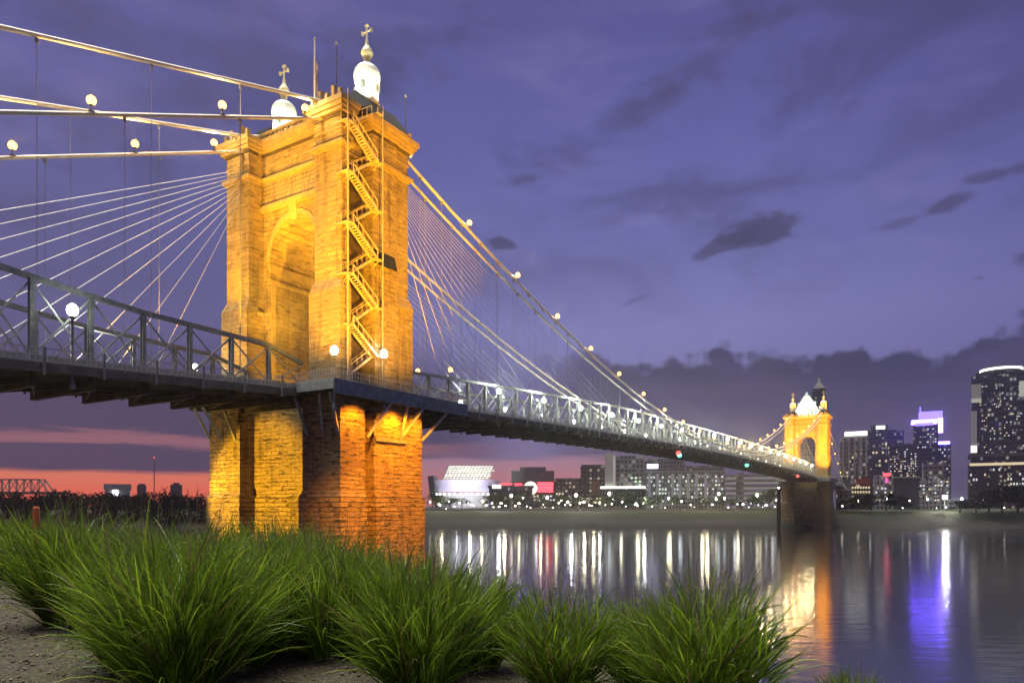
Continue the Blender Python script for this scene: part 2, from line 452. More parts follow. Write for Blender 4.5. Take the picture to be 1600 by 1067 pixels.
def build_far_bank():
    m, n, out = new_mat('far_grass')
    o = obco(n); f = n.noise(o, .05, 5, .6); f2 = n.noise(o, .9, 5, .6)
    x, y, z = n.sep(o)
    c = n.mix(n.lin(f2, .3, .7), (.006, .009, .003), (.02, .028, .006))
    c = n.mix(n.mul(n.smooth(n.add(z, n.mul(f, 2)), 6.9, 5.2), .95), c, (.008, .007, .005))  # lower slope painted darker: mud tone, plus the shade below the lit top
    principled(n, out, c, .95, 0, f2, .3, .6)
    b = MB(); xs = [-800, -600] + [-400 + 20*i for i in range(52)] + [700, 800]
    prof = [(351.5, -1), (354, .9), (360, 3.2), (366, 5.6), (369, 7.6), (374, 8.3), (420, 8.6), (900, 10), (960, 10.2)]
    for (y, z) in prof:
        for x in xs:
            b.v.append((x, y + (1.6*hash_noise(x*.02, y) if y < 400 else 0), z + (.35*hash_noise(x*.05, y*.1) if 1 < z < 8.4 else 0)))
    k = len(xs)
    for j in range(len(prof)-1):
        for i in range(k-1): b.f.append((j*k+i, j*k+i+1, (j+1)*k+i+1, (j+1)*k+i))
    tag(b.build('riverbank', m, None, True), kind='structure')
build_far_bank()

# ------------------------------------------------------------------ bridge geometry functions
def deck_z(u):
    if u < 0: return 24.0 + .055*u
    if u > SPAN: return 24.3 - .03*(u-SPAN)
    return 24.0 + .3*u/SPAN + 2.2*(1-((u-SPAN/2)/(SPAN/2))**2)
def up_z(u):
    if u < 0: return EYE + 46.5 + .30*u
    if u > SPAN: return EYE + 46.5 - .34*(u-SPAN)
    return EYE + 17.5 + .00114*(u-SPAN/2)**2
def low_z(u):
    if u < 0: return EYE + 45.4 + .44*u
    if u > SPAN: return EYE + 45.4 - .47*(u-SPAN)
    return up_z(u) - (.7 + 1.5*((u-SPAN/2)/(SPAN/2))**2) - .8*math.sin(math.pi*u/SPAN)**2

# ------------------------------------------------------------------ the stone towers
def build_tower():
    t = thing('bridge_tower', 'near stone tower lit orange with an iron staircase up its side', 'bridge tower')
    on_bridge(t)
    # pier under the deck: rough lower courses, smoother upper ones
    for (part, mat, g, z0, z1) in (('pier_base', 'base_stone', .3, -2, 12.0), ('pier', 'pier_stone', 0, 12.003, 24.6)):
        b = MB()
        for s in (-1, 1):
            def bx(u0, u1, v0, v1, z0, z1): b.box(u0, u1, s*v0, s*v1, z0, z1)
            bx(-7.1-g, -3.4, 5.4-g, 11.2+g, z0, z1)                 # south pilaster
            bx(-3.6, -1.7, 5.0, 9.9+g, z0, z1)                      # slit
            bx(-1.9, 3.6, 4.6, 11.2+g, z0, z1)                      # panel
            bx(3.5, 6.8+g, 5.4-g, 10.85+g, z0, z1)                  # north pilaster
            if g == 0:
                v = sorted((s*5.1, s*11.5)) + sorted((s*5.4, s*11.2))
                b.frustum((-7.4, -3.4, v[0], v[1]), 12.01, (-7.1, -3.4, v[2], v[3]), 12.6)
        if g: b.box(-5.3, 5.3, -5.5, 5.5, -2, 12.0)
        else: b.box(-5.1, 5.1, -5.5, 5.5, 12.003, 22.4)
        b.build(part, mat, t)
    # legs above the deck
    b = MB()
    def legbox(u0, u1, v0, v1, z0, z1):
        for s in (-1, 1): b.box(u0, u1, s*v0, s*v1, z0, z1)
    legbox(-3.6, 3.6, 4.3, 8.1, 22, 55.0)
    for (g, z0, z1) in ((.55, 24, 34.7), (0, 34.7, 55.0)):
        k = g*.6
        legbox(-5.6-g, -4.5, 5.7-k, 9.9+k, z0, z1)
        legbox(-4.7, -3.4, 5.7-k, 8.15, z0, z1)
        legbox(-.77, 3.3, 7.6, 9.9+k, z0, z1)
        legbox(3.2, 5.6+g, 5.7-k, 9.65+k, z0, z1)
    for s in (-1, 1):
        for (ua, ub, uc, ud) in ((-6.15, -4.5, -5.6, -4.5), (3.2, 6.15, 3.2, 5.6)):
            va, vb = sorted((s*5.37, s*10.23)); vc, vd = sorted((s*5.7, s*9.9))
            b.frustum((ua, ub, va, vb), 34.7, (uc, ud, vc, vd), 36.0)
    # wall with the arch between the legs
    zs, ra, zt = 40.7, 4.3, 55.0
    nseg = 28
    pts = [(-ra*math.cos(math.pi*k/nseg), zs + 1.12*ra*math.sin(math.pi*k/nseg)) for k in range(nseg+1)]
    for k in range(nseg):
        (v0, z0), (v1, z1) = pts[k], pts[k+1]
        b.hexa([(-3.6, v0, z0), (-3.6, v1, z1), (3.6, v1, z1), (3.6, v0, z0), (-3.6, v0, zt), (-3.6, v1, zt), (3.6, v1, zt), (3.6, v0, zt)])
    for s in (-1, 1): b.box(-3.59, 3.59, s*4.25, s*4.5, zs-.5, zt)
    b.build('shaft', 'tower_stone', t)
    # trims: arch ring, keystone, imposts, string courses
    b = MB()
    for uu in (-3.6, 3.6):
        sgn = -1 if uu < 0 else 1
        for k in range(nseg):
            (v0, z0), (v1, z1) = pts[k], pts[k+1]
            o0 = (v0*1.13, zs+(z0-zs)*1.13); o1 = (v1*1.13, zs+(z1-zs)*1.13)
            a, c = uu, uu+sgn*.14
            b.hexa([(a, v0, z0), (c, v0, z0), (c, v1, z1), (a, v1, z1), (a, *o0), (c, *o0), (c, *o1), (a, *o1)])
        b.frustum((uu-.05, uu+.05, -.45, .45), 45.0, (uu-.5, uu+.5, -.75, .75), 47.3)
        b.box(uu-.45, uu+.45, -5.7, 5.7, 47.0, 47.5)
        b.box(uu-.3, uu+.3, -5.7, 5.7, 46.75, 47.0)
    for s in (-1, 1):
        b.box(-3.75, 3.75, s*4.12, s*4.4, zs-.9, zs-.35)
        b.box(-3.68, 3.68, s*4.18, s*4.4, zs-1.3, zs-.9)
        for (ua, ub) in ((-3.5, -2.9), (2.9, 3.5)): b.box(ua, ub, s*4.13, s*4.4, 25, zs-2.6)
        b.box(-3.5, 3.5, s*4.14, s*4.4, zs-2.6, zs-2.2)
    # lower and upper cornice, running round every projection
    def course(g, z0, z1):
        for s in (-1, 1):
            b.box(-5.6-g, -4.5+g, s*(5.7-g), s*(9.9+g), z0, z1)
            b.box(-4.5, -.9, s*6.0, s*(8.2+g), z0, z1)
            b.box(-.77-g, 3.3+g, s*7.0, s*(9.9+g), z0, z1)
            b.box(3.2, 5.6+g, s*(5.7-g), s*(9.75+g), z0, z1)
        b.box(-3.6-g, 3.6+g, -6.0, 6.0, z0, z1)
    course(.12, 50.2, 50.5); course(.45, 50.5, 50.85)
    course(.08, 52.2, 52.4); course(.5, 53.95, 54.3); course(.75, 54.3, 54.75); course(.95, 54.75, 55.3)
    b.build('cornice', 'trim_stone', t)
    b = MB(); course(.16, 50.85, 51.15); course(.14, 53.6, 53.95); b.build('shade_band', 'shade_stone', t)  # dark bands paint the shadow lines of the cornice ledges
    b = MB()
    for uu in (-3.6, 3.6): b.box(uu-.08, uu+.08, -5.6, 5.6, 47.5, 50.2)
    b.build('relief_panel', 'relief_stone', t)
    # parapet along the top
    b = MB()
    for uu in (-5.7, 5.7):
        for s in (-1, 1):
            b.box(uu-.25, uu+.25, s*5.6, s*10.2, 55.3, 55.7)
            for k in range(5): b.box(uu-.2, uu+.2, s*(5.8+k*1.0)-.2, s*(5.8+k*1.0)+.2, 55.7, 56.4 + .5*(k % 2))
    for uu in (-4.0, 4.0):
        for k in range(12): b.box(uu-.15, uu+.15, -5.5+k, -5.15+k, 55.3, 56.0)
        b.box(uu-.2, uu+.2, -5.6, 5.6, 56.0, 56.25)
    b.build('parapet', 'trim_stone', t)
    for s in (-1, 1):
        rf = MB()
        v0, v1 = sorted((s*5.4, s*9.9)); v2, v3 = sorted((s*6.2, s*8.6))
        rf.box(-3.2, 6.0, v0, v1, 55.3, 55.9)
        rf.frustum((-3.0, 6.1, v0-.1, v1+.1), 55.9, (-2.2, 4.6, v2, v3), 58.3)
        rf.build('roof', 'roof_slate', t)
        # white lantern turret with dome, ball and cross
        c = (0, 0, 0); d = MB()
        d.lathe(c, [(1.75, 0), (1.8, .25), (1.5, .4), (1.5, 1.4), (1.62, 1.5), (1.55, 1.62), (1.56, 3.0), (1.78, 3.15), (1.78, 3.4), (1.86, 3.7),
                    (1.88, 4.2), (1.72, 4.8), (1.38, 5.25), (.9, 5.6), (.45, 5.85), (.34, 6.2)], 24)
        for k in range(8):
            a = 2*math.pi*(k+.5)/8
            d.box(c[0]+1.58*math.cos(a)-.1, c[0]+1.58*math.cos(a)+.1, c[1]+1.58*math.sin(a)-.1, c[1]+1.58*math.sin(a)+.1, c[2]+.4, c[2]+3.1)
        tu = d.build('turret', 'white_dome', t); tu.location = (1.0, s*7.3, 58.3); tu.scale = (.84, .84, .87)
        d = MB()
        d.lathe((c[0], c[1], c[2]+6.1), [(.34, 0), (.5, .15), (.35, .3), (.62, .55), (.82, .95), (.84, 1.25), (.66, 1.65), (.4, 2.0), (.26, 2.4), (.17, 3.0)], 16)
        d.build('finial', 'finial_gilt', tu)
        d = MB(); z = c[2]+9.0
        d.tube([(c[0], c[1], z-.1), (c[0], c[1], z+2.0)], .13, 8)
        d.tube([(c[0], c[1]-.85, z+1.15), (c[0], c[1]+.85, z+1.15)], .12, 8)
        d.box(c[0]-.16, c[0]+.16, c[1]-.3, c[1]+.3, z+1.85, z+2.1); d.box(c[0]-.16, c[0]+.16, c[1]-.95, c[1]-.75, z+.9, z+1.4); d.box(c[0]-.16, c[0]+.16, c[1]+.75, c[1]+.95, z+.9, z+1.4)
        d.build('cross', 'finial_gilt', tu)
        for k in range(4):
            a = 2*math.pi*k/4 + .4; d = MB()
            d.box(c[0]+1.56*math.cos(a)-.25, c[0]+1.56*math.cos(a)+.25, c[1]+1.56*math.sin(a)-.25, c[1]+1.56*math.sin(a)+.25, c[2]+1.75, c[2]+2.7)
            d.build('louvre', 'steel_paint', tu)
    return t
tower = build_tower()
far_tower = copy_tree(tower)
far_tower.location = W(SPAN, 0, .3)
far_tower['label'] = 'distant amber-lit stone tower at the far end of the bridge'

# iron staircase on the east face of the near tower
def build_stairs():
    st = MB(); lds = []; rl = MB()
    z0, zt = 25.2, 55.6; nf = 11; dz = (zt-z0)/nf
    ua, ub = -4.9, -1.1
    for k in range(nf):
        za, zb = z0+k*dz, z0+(k+1)*dz
        p0, p1 = (ua, ub) if k % 2 == 0 else (ub, ua)
        voff = -9.6 if k % 2 == 0 else -10.5
        for vv in (voff-.45, voff+.45):
            st.bar((p0, vv, za), (p1, vv, zb), .07, .28)
            rl.bar((p0, vv, za+1.0), (p1, vv, zb+1.0), .09, .09)
            for q in range(6):
                f = q/5; rl.bar((p0+(p1-p0)*f, vv, za+dz*f), (p0+(p1-p0)*f, vv, za+dz*f+1.0), .045, .045)
        for q in range(14):
            f = (q+.5)/14; uu = p0+(p1-p0)*f; st.box(uu-.13, uu+.13, voff-.42, voff+.42, za+dz*f-.02, za+dz*f+.02)
        s = 1 if p1 > p0 else -1
        ld = MB(); ld.box(p1, p1+s*.9, -11.0, -9.1, zb-.06, zb+.03); lds.append(ld)
        for vv in (-11.0, -10.05):
            rl.bar((p1+s*.9, vv, zb), (p1+s*.9, vv, zb+1.05), .05, .05); rl.bar((p1, vv, zb), (p1, vv, zb+1.05), .05, .05)
            rl.bar((p1, -11.0, zb+1.05), (p1+s*.9, -11.0, zb+1.05), .05, .05); rl.bar((p1+s*.9, -11.0, zb+1.05), (p1+s*.9, -9.1, zb+1.05), .05, .05)
        rl.bar((p1+s*.4, -11.0, zb-.05), (p1+s*.4, -8.8, zb-1.3), .08, .08)
    fr = MB()
    for uu in (-5.75, -.3):
        fr.bar((uu, -11.0, 24.6), (uu, -11.0, 56.0), .10, .10)
    s = tag(st.build('staircase', 'stair_iron', tower)) 
    [q.build('landing', 'stair_iron', s) for q in lds]; rl.build('handrail', 'stair_iron', s); fr.build('frame', 'stair_iron', s)
    rw = MB(); rw.box(-4.45, -.8, -8.22, -8.1, 24.3, 50.0); rw.build('recess_shade', 'shade_stone', tower)  # added dark lining: the shade of the stair recess put into colour
    h = MB()
    h.hexa([(-.7, -10.35, 38.7), (2.9, -10.35, 38.7), (2.9, -10.0, 40.3), (-.7, -10.0, 40.3), (-.7, -9.9, 38.9), (2.9, -9.9, 38.9), (2.9, -9.88, 40.5), (-.7, -9.88, 40.5)])
    h.build('dark_panel', 'roof_slate', tower)  # dark slanted panel set on the east wall
build_stairs()

# ------------------------------------------------------------------ deck, trusses
def sweep(b, us, fn):
    """boxes between consecutive stations; fn(u) -> (v0, v1, z0, z1)"""
    for a, c in zip(us[:-1], us[1:]):
        v0, v1, z0, z1 = fn(a); w0, w1, y0, y1 = fn(c)
        b.hexa([(a, v0, z0), (c, w0, y0), (c, w1, y0), (a, v1, z0), (a, v0, z1), (c, w0, y1), (c, w1, y1), (a, v1, z1)])
def frange(a, b, n): return [a+(b-a)*i/n for i in range(n+1)]

def truss(span, v, us, hfun, pm='steel_paint'):
    """one stiffening truss: chords, each post and each crossed panel a mesh of its own"""
    t = MB(); sweep(t, us, lambda u: (v-.22, v+.22, deck_z(u)+.35, deck_z(u)+.8)); tr = t.build('truss', 'steel_paint', span)
    t = MB(); sweep(t, us, lambda u: (v-.22, v+.22, deck_z(u)+hfun(u)-.4, deck_z(u)+hfun(u))); t.build('top_chord', 'steel_paint', tr)
    for i, u in enumerate(us[:-1] if us[-1] > us[0] else us):
        h = hfun(u)
        if h < 1.2: continue
        t = MB(); z = deck_z(u)
        t.box(u-.17, u+.17, v-.22, v-.14, z+.3, z+h-.2); t.box(u-.17, u+.17, v+.14, v+.22, z+.3, z+h-.2); t.box(u-.05, u+.05, v-.14, v+.14, z+.3, z+h-.2)
        t.build('post', pm, tr)
    for a, c in zip(us[:-1], us[1:]):
        if hfun(a) < 1.6 or hfun(c) < 1.6: continue
        t = MB()
        t.bar((a, v-.03, deck_z(a)+.7), (c, v-.03, deck_z(c)+hfun(c)-.4), .07, .16)
        t.bar((c, v+.08, deck_z(c)+.7), (a, v+.08, deck_z(a)+hfun(a)-.4), .07, .16)
        t.build('diagonal', 'steel_pale', tr)

def railing(span, v, us, h=1.15):
    t = MB()
    for zz in (.12, .6, h): sweep(t, us, lambda u: (v-.03, v+.03, deck_z(u)+zz-.03, deck_z(u)+zz+.03))
    u = us[0]; lo, hi = min(us), max(us)
    step = .42 if hi-lo < 110 else .9
    u = lo
    while u < hi:
        t.bar((u, v, deck_z(u)+.1), (u, v, deck_z(u)+h), .035, .035); u += step
    t.build('railing', 'mesh_rail', span)

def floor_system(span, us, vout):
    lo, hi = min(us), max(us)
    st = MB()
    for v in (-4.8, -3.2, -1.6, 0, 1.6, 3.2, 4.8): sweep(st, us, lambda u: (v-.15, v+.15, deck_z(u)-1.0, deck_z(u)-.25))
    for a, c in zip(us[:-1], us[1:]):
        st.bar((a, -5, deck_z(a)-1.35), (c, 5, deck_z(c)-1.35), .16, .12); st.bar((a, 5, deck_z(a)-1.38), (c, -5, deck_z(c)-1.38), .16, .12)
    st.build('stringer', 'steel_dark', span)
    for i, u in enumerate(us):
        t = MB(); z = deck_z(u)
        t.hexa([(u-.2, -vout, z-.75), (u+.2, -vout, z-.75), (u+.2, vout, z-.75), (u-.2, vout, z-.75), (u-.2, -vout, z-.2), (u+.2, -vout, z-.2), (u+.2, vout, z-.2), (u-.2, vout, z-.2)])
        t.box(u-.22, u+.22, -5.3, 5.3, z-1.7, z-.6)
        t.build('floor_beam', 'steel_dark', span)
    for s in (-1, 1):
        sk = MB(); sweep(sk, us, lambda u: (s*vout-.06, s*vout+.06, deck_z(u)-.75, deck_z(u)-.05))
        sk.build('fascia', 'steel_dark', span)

def build_span(name, label, us, hfun):
    sp = on_bridge(thing(name, label, 'bridge deck'))
    b = MB(); sweep(b, us, lambda u: (-4.4, 4.4, deck_z(u)-.25, deck_z(u)+.05)); b.build('roadway', 'asphalt', sp)
    for s in (-1, 1):
        b = MB(); sweep(b, us, lambda u: (min(s*5.1, s*6.65), max(s*5.1, s*6.65), deck_z(u)-.2, deck_z(u)+.08)); b.build('sidewalk', 'walk_board', sp)
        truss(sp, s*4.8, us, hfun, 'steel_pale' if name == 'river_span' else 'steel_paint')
        railing(sp, s*6.6, us)
        # the posts that carry the railing reach below the fascia
    floor_system(sp, us, 6.75)
    for u in us[::1]:
        for s in (-1, 1):
            t = MB(); t.box(u-.09, u+.09, s*6.84, s*6.98, deck_z(u)-.95, deck_z(u)+1.2); t.build('rail_post', 'steel_paint', sp)
    return sp
us_side = frange(-66, -6.6, 13)
def h_side(u):
    return 6.9 - .05*(u+36) - .028*max(0, u+36) if u < -12 else max(.9, (5.0 + (u+12)*-.32))
side_span = build_span('approach_span', 'dark steel approach deck with latticed trusses left of the near tower', us_side, lambda u: max(1.0, (7.5-.15*(u+36) if u < -26 else 6.0-.077*(u+26))-(0 if u < -11 else (u+11)*.25)))
us_main = frange(6.6, SPAN-6.6, 68)
main_span = build_span('river_span', 'long steel deck crossing the river between the two towers', us_main, lambda u: 4.6 + 1.9*min(1, max(0, (u-10)/70))*1.0)
us_far = frange(SPAN+6.6, SPAN+86, 14)
far_span = build_span('approach_span', 'short far deck running from the distant tower into the city', us_far, lambda u: 4.5)

# walkway platforms round the tower legs
def build_platform(base_u, flip, tw):
    for s in (-1, 1):
        def X(u): return base_u + (u if not flip else -u)
        b = MB()
        def bx(u0, u1, v0, v1, z0, z1): b.box(*sorted((X(u0), X(u1))), s*v0, s*v1, z0, z1)
        zz = 24.05
        bx(-9.0, -6.4, 4.6, 12.4, zz-.25, zz); bx(-9.0, 14.0, 10.3, 12.4, zz-.25, zz); bx(6.4, 14.0, 6.3, 10.4, zz-.25, zz)
        pl = b.build('platform', 'walk_board', tw)
        b = MB(); bx(-9.05, 14.1, 12.40, 12.52, zz-1.45, zz+.08); bx(14.0, 14.12, 6.6, 12.4, zz-1.45, zz+.08)
        bx(-9.0, 14.0, 12.0, 12.3, zz-.7, zz-.26); b.build('fascia', 'steel_blue', pl)
        b = MB(); bx(-9.14, -9.02, 6.75, 12.38, zz-.95, zz+.08); b.build('end_plate', 'steel_pale', pl)
        b = MB()
        for (p, q) in (((-9.0, 12.35), (14.0, 12.35)), ((-9.0, 6.7), (-9.0, 12.35)), ((14.0, 6.7), (14.0, 12.35))):
            P = Vector((X(p[0]), s*p[1], zz)); Q = Vector((X(q[0]), s*q[1], zz))
            for hh in (.12, .6, 1.15): b.bar(P+Vector((0, 0, hh)), Q+Vector((0, 0, hh)), .06, .06)
            nn = int((Q-P).length/.42)
            for k in range(nn+1):
                c = P.lerp(Q, k/nn); b.bar(c, c+Vector((0, 0, 1.15)), .05 if k % 6 else .11, .05 if k % 6 else .11)
        b.build('railing', 'mesh_rail', pl)
        for (a, c) in (((6.7, 10.4, 18.6), (10.5, 12.0, 22.7)), ((2.5, 11.2, 18.6), (2.5, 12.35, 22.6)), ((2.5, 11.2, 18.9), (5.2, 12.3, 22.6)), ((-3.0, 11.2, 18.6), (-.4, 12.3, 22.6)),
                       ((-7.0, 10.9, 18.7), (-8.9, 11.6, 22.8)), ((-7.0, 6.2, 18.7), (-8.9, 6.2, 22.8)), ((-7.0, 8.5, 18.7), (-8.9, 10.0, 22.8)), ((6.7, 7.0, 18.6), (11.5, 7.0, 22.7))):
            b = MB(); b.bar((X(a[0]), s*a[1], a[2]), (X(c[0]), s*c[1], c[2]), .24, .3); b.build('bracket', 'steel_pale', pl)
        b = MB(); bx(6.9, 7.1, 5.5, 10.8, 18.2, 18.6); bx(-1.8, 3.5, 11.22, 11.4, 18.3, 18.6); b.build('wall_plate', 'steel_paint', pl)
        for uu in (-8, -5.6, -3, 0, 3, 6, 9, 12):
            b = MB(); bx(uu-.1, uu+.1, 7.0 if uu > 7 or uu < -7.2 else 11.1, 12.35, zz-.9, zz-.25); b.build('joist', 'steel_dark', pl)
build_platform(0, False, tower)
build_platform(0, True, far_tower)

# ------------------------------------------------------------------ cables
us_c = [-95, -80, -66, -52, -40, -30, -20, -12, -6, 0, 6, 12] + [18+8*i for i in range(36)] + [310, 316, SPAN, 328, 340, 360, 385, 410]
def cable(label, v, zf, r, side_susp, dx):
    c = on_bridge(thing('main_cable', label, 'cable', group='main cables'))
    b = MB(); b.tube([(u, v, max(zf(u), 18)) for u in us_c], r, 8); b.build('strand', 'cable_paint', c, True)
    b = MB()
    k = 0; u = -62.0
    while u < SPAN+60:
        dx_ = dx*(2.0 if u < 0 else 1.0)
        near_t = abs(u) < 7 or abs(u-SPAN) < 7
        if not near_t and zf(u) - deck_z(u) > 1.5 and k < 99:
            s = MB(); s.tube([(u, v, deck_z(u)-.3), (u, v, zf(u))], .028, 4, False)
            s.lathe((u, v, zf(u)-r-.05), [(.05, -.4), (.16, -.3), (.16, .0)], 6)
            s.build('suspender', 'wire_dark', c); k += 1
        u += dx_
    return c
cable('upper east cable, nearest to the viewer and highest at the left', -7.0, up_z, .20, 1, 4.57)
cable('lower east cable carrying the row of amber lamps at the left', -6.95, low_z, .18, 1, 5.71)
cable('upper west cable, behind the towers and away from the viewer', 6.8, up_z, .20, 1, 4.57)
cable('lower west cable hung beneath the upper one on the far side', 6.75, low_z, .18, 1, 5.71)

def stay(u0, z0, u1, v, label, grp):
    b = MB(); base = W(u1, v, deck_z(u1)-.1)
    b.tube([(u0-u1, 0, z0-base.z), (0, 0, 0)], .036, 4, False)
    o = b.build('stay_cable', 'wire'); o.location = base; o.rotation_euler = (0, 0, RZ)
    tag(o, label, 'stay cable', grp, 'thing')
for i in range(16):
    stay(5.9, 52.4-.28*i, 86-4.6*i, -7.25, 'thin stay wire fanning from the near tower to the river span on the near side', 'near side stays of the river span')
    stay(5.9, 52.4-.28*i, 86-4.6*i, 7.05, 'thin stay wire fanning from the near tower to the river span on the far side', 'far side stays of the river span')
for i in range(11):
    stay(-5.9, 51.6-.36*i, -64+4.6*i, 7.05, 'thin stay wire fanning from the near tower left towards the approach deck', 'stays of the approach span')

# ------------------------------------------------------------------ lamps of the bridge
ORD = ['first', 'second', 'third', 'fourth', 'fifth', 'sixth', 'seventh', 'eighth', 'ninth', 'tenth', 'eleventh', 'twelfth', 'thirteenth', 'fourteenth',
       'fifteenth', 'sixteenth', 'seventeenth', 'eighteenth', 'nineteenth', 'twentieth', 'twenty-first', 'twenty-second', 'twenty-third', 'twenty-fourth', 'twenty-fifth']
def make_deck_lamp():
    t = thing('street_lamp', 'x', 'street lamp')
    p = MB(); p.lathe((0, 0, 0), [(.16, 0), (.16, .25), (.09, .45), (.07, 3.6), (.06, 4.1)], 10); p.lathe((0, 0, 4.05), [(.08, 0), (.2, .08), (.2, .14), (.1, .18)], 10)
    p.build('pole', 'steel_paint', t)
    g = MB(); g.lathe((0, 0, 4.2), [(.1, 0), (.24, .12), (.31, .32), (.27, .55), (.13, .7), (.04, .74)], 14); g.build('globe', 'lamp_white', t, True)
    c = MB(); c.lathe((0, 0, 4.92), [(.12, 0), (.07, .06), (.03, .2)], 10); c.build('cap', 'steel_paint', t)
    return t
LAMPS = []
proto = make_deck_lamp(); used = [False]
def deck_lamp(u, v, label, s=1.0, power=None, sz=None):
    sz = sz or s
    o = proto if not used[0] else copy_tree(proto); used[0] = True
    o.location = W(u, v, deck_z(u)+.07); o.rotation_euler = (0, 0, RZ); o.scale = (s, s, s)
    if sz != s:                                          # a lower post under the same globe
        o.children[0].scale = (1, 1, sz/s); d = 4.2*(sz/s-1)
        for ch in o.children[1:]: ch.location.z = d
    tag(o, label, 'street lamp', 'white lamps along the bridge deck')
    if power:
        l = bpy.data.lights.new('lamp_light', 'POINT'); l.energy = power; l.color = (.93, 1, .86) if u < 165 else (1, .74, .34); l.shadow_soft_size = .3
        lo = bpy.data.objects.new('lamp_light', l); COL.objects.link(lo); lo.location = W(u, v, deck_z(u)+4.5*sz) + Vector((0, 0, .55))
deck_lamp(-31.6, -6.2, 'bright white lamp at the far left above the approach railing', 1.4, 1700, .95)
deck_lamp(-8.6, -11.9, 'white lamp at the outer corner of the tower walkway', 1.35, 1500, .72)
deck_lamp(-1.2, -12.0, 'white lamp on the walkway under the tower staircase', 1.35, 1400, .85)
deck_lamp(-8.6, 11.9, 'white lamp on the west walkway beside the tower arch', 1.2, 900, .9)
deck_lamp(-24, 6.2, 'white lamp on the west side of the approach deck', .9, 700)
for i in range(20):
    u = 31 + 14*i
    deck_lamp(u, -6.2, f'{ORD[i]} white lamp along the east sidewalk of the river span', 1.2 if u < 130 else 1.5, 950 if u < 130 else 1300)
    deck_lamp(u+7, 6.2, f'{ORD[i]} white lamp along the west sidewalk of the river span', 1.2 if u < 130 else 1.5, 900 if u < 130 else 2300)
def amber_street_lamp(u, v, h, label):
    t = thing('street_lamp', label, 'street lamp', W(u, v, deck_z(u)+.07), RZ)
    p = MB(); p.lathe((0, 0, 0), [(.16, 0), (.16, .25), (.09, .45), (.07, h)], 10); p.build('pole', 'steel_paint', t)
    g = MB(); g.lathe((0, 0, h), [(.1, 0), (.32, .14), (.38, .38), (.3, .62), (.08, .8)], 14); g.build('globe', 'lamp_amber', t, True)
amber_street_lamp(26.5, 6.2, 7.2, 'amber street lamp just right of the lit tower, lower of two')
amber_street_lamp(35, 6.2, 8.6, 'amber street lamp right of the lit tower, higher of two')

def make_cable_lamp():
    t = thing('cable_lamp', 'x', 'cable lamp')
    b = MB(); b.box(-.2, .2, -.2, .2, 0, .12); b.tube([(0, 0, .1), (0, 0, .55)], .05, 6); b.lathe((0, 0, .5), [(.06, 0), (.18, .06), (.18, .1)], 8); b.build('bracket', 'steel_paint', t)
    g = MB(); g.lathe((0, 0, .6), [(.12, 0), (.31, .14), (.38, .36), (.31, .6), (.1, .76)], 12); g.build('globe', 'lamp_amber', t, True)
    return t
cproto = make_cable_lamp(); cused = [False]
def cable_lamp(u, v, zf, label, power=None, r=.18):
    o = cproto if not cused[0] else copy_tree(cproto); cused[0] = True
    o.location = W(u, v, zf(u)+r-.03); o.rotation_euler = (0, 0, RZ)
    tag(o, label, 'cable lamp', 'amber lamps on the cables')
    if power:
        l = bpy.data.lights.new('cable_lamp_light', 'POINT'); l.energy = power; l.color = (1, .66, .26); l.shadow_soft_size = .3
        lo = bpy.data.objects.new('cable_lamp_light', l); COL.objects.link(lo); lo.location = W(u, v, zf(u)+1.5)
for u, w in ((-8.1, 'on the east cable touching the tower, below the flagpole'), (-18.3, 'on the near east cable, left of the tower\'s small dome'), (-30.5, 'on the near east cable in the upper left')):
    cable_lamp(u, -6.95, low_z, 'amber lamp ' + w, 1100)
for u, w in ((-9.6, 'nearest the tower'), (-19.0, 'middle one of three'), (-30.5, 'leftmost, by the photo edge')):
    cable_lamp(u, 6.75, low_z, 'amber lamp on the west approach cable, ' + w, 1500)
for i in range(23):
    u = 9.0 + 13.15*i
    if 300 < u < 314: u = 309
    cable_lamp(u, -7.0, up_z, f'{ORD[i]} amber lamp down the east cable from the near tower', 1300 if u < 130 else None, .2)
for i in range(9):
    cable_lamp(200+13.15*i, 6.8, up_z, f'{ORD[i]} amber lamp climbing the west cable towards the distant tower', None, .2)
for i in range(6):
    cable_lamp(SPAN+9+10*i, -6.95, low_z, f'{ORD[i]} amber lamp descending the cable beyond the distant tower', None)

def nav_light(u, v, mat, label):
    t = on_bridge(thing('navigation_light', label, 'navigation light'))
    t.location = W(u, v, deck_z(u)-2.4)
    b = MB(); b.box(-.5, .5, -.5, .5, .9, 1.0); b.tube([(0, 0, .9), (0, 0, 1.75)], .1, 6); b.build('hanger', 'steel_paint', t)
    b = MB(); b.lathe((0, 0, 0), [(.3, 0), (.55, .2), (.55, .75), (.3, .9)], 10); b.build('lens', mat, t, True)
nav_light(112, -6.5, 'lamp_red', 'red navigation light under the middle of the river span')
nav_light(120, -4, 'lamp_green', 'green navigation light just right of the red one under the span')
nav_light(180, -6, 'lamp_green', 'faint green navigation light further out under the span')
nav_light(262, -6.5, 'lamp_red', 'red navigation light under the span by the distant pier')

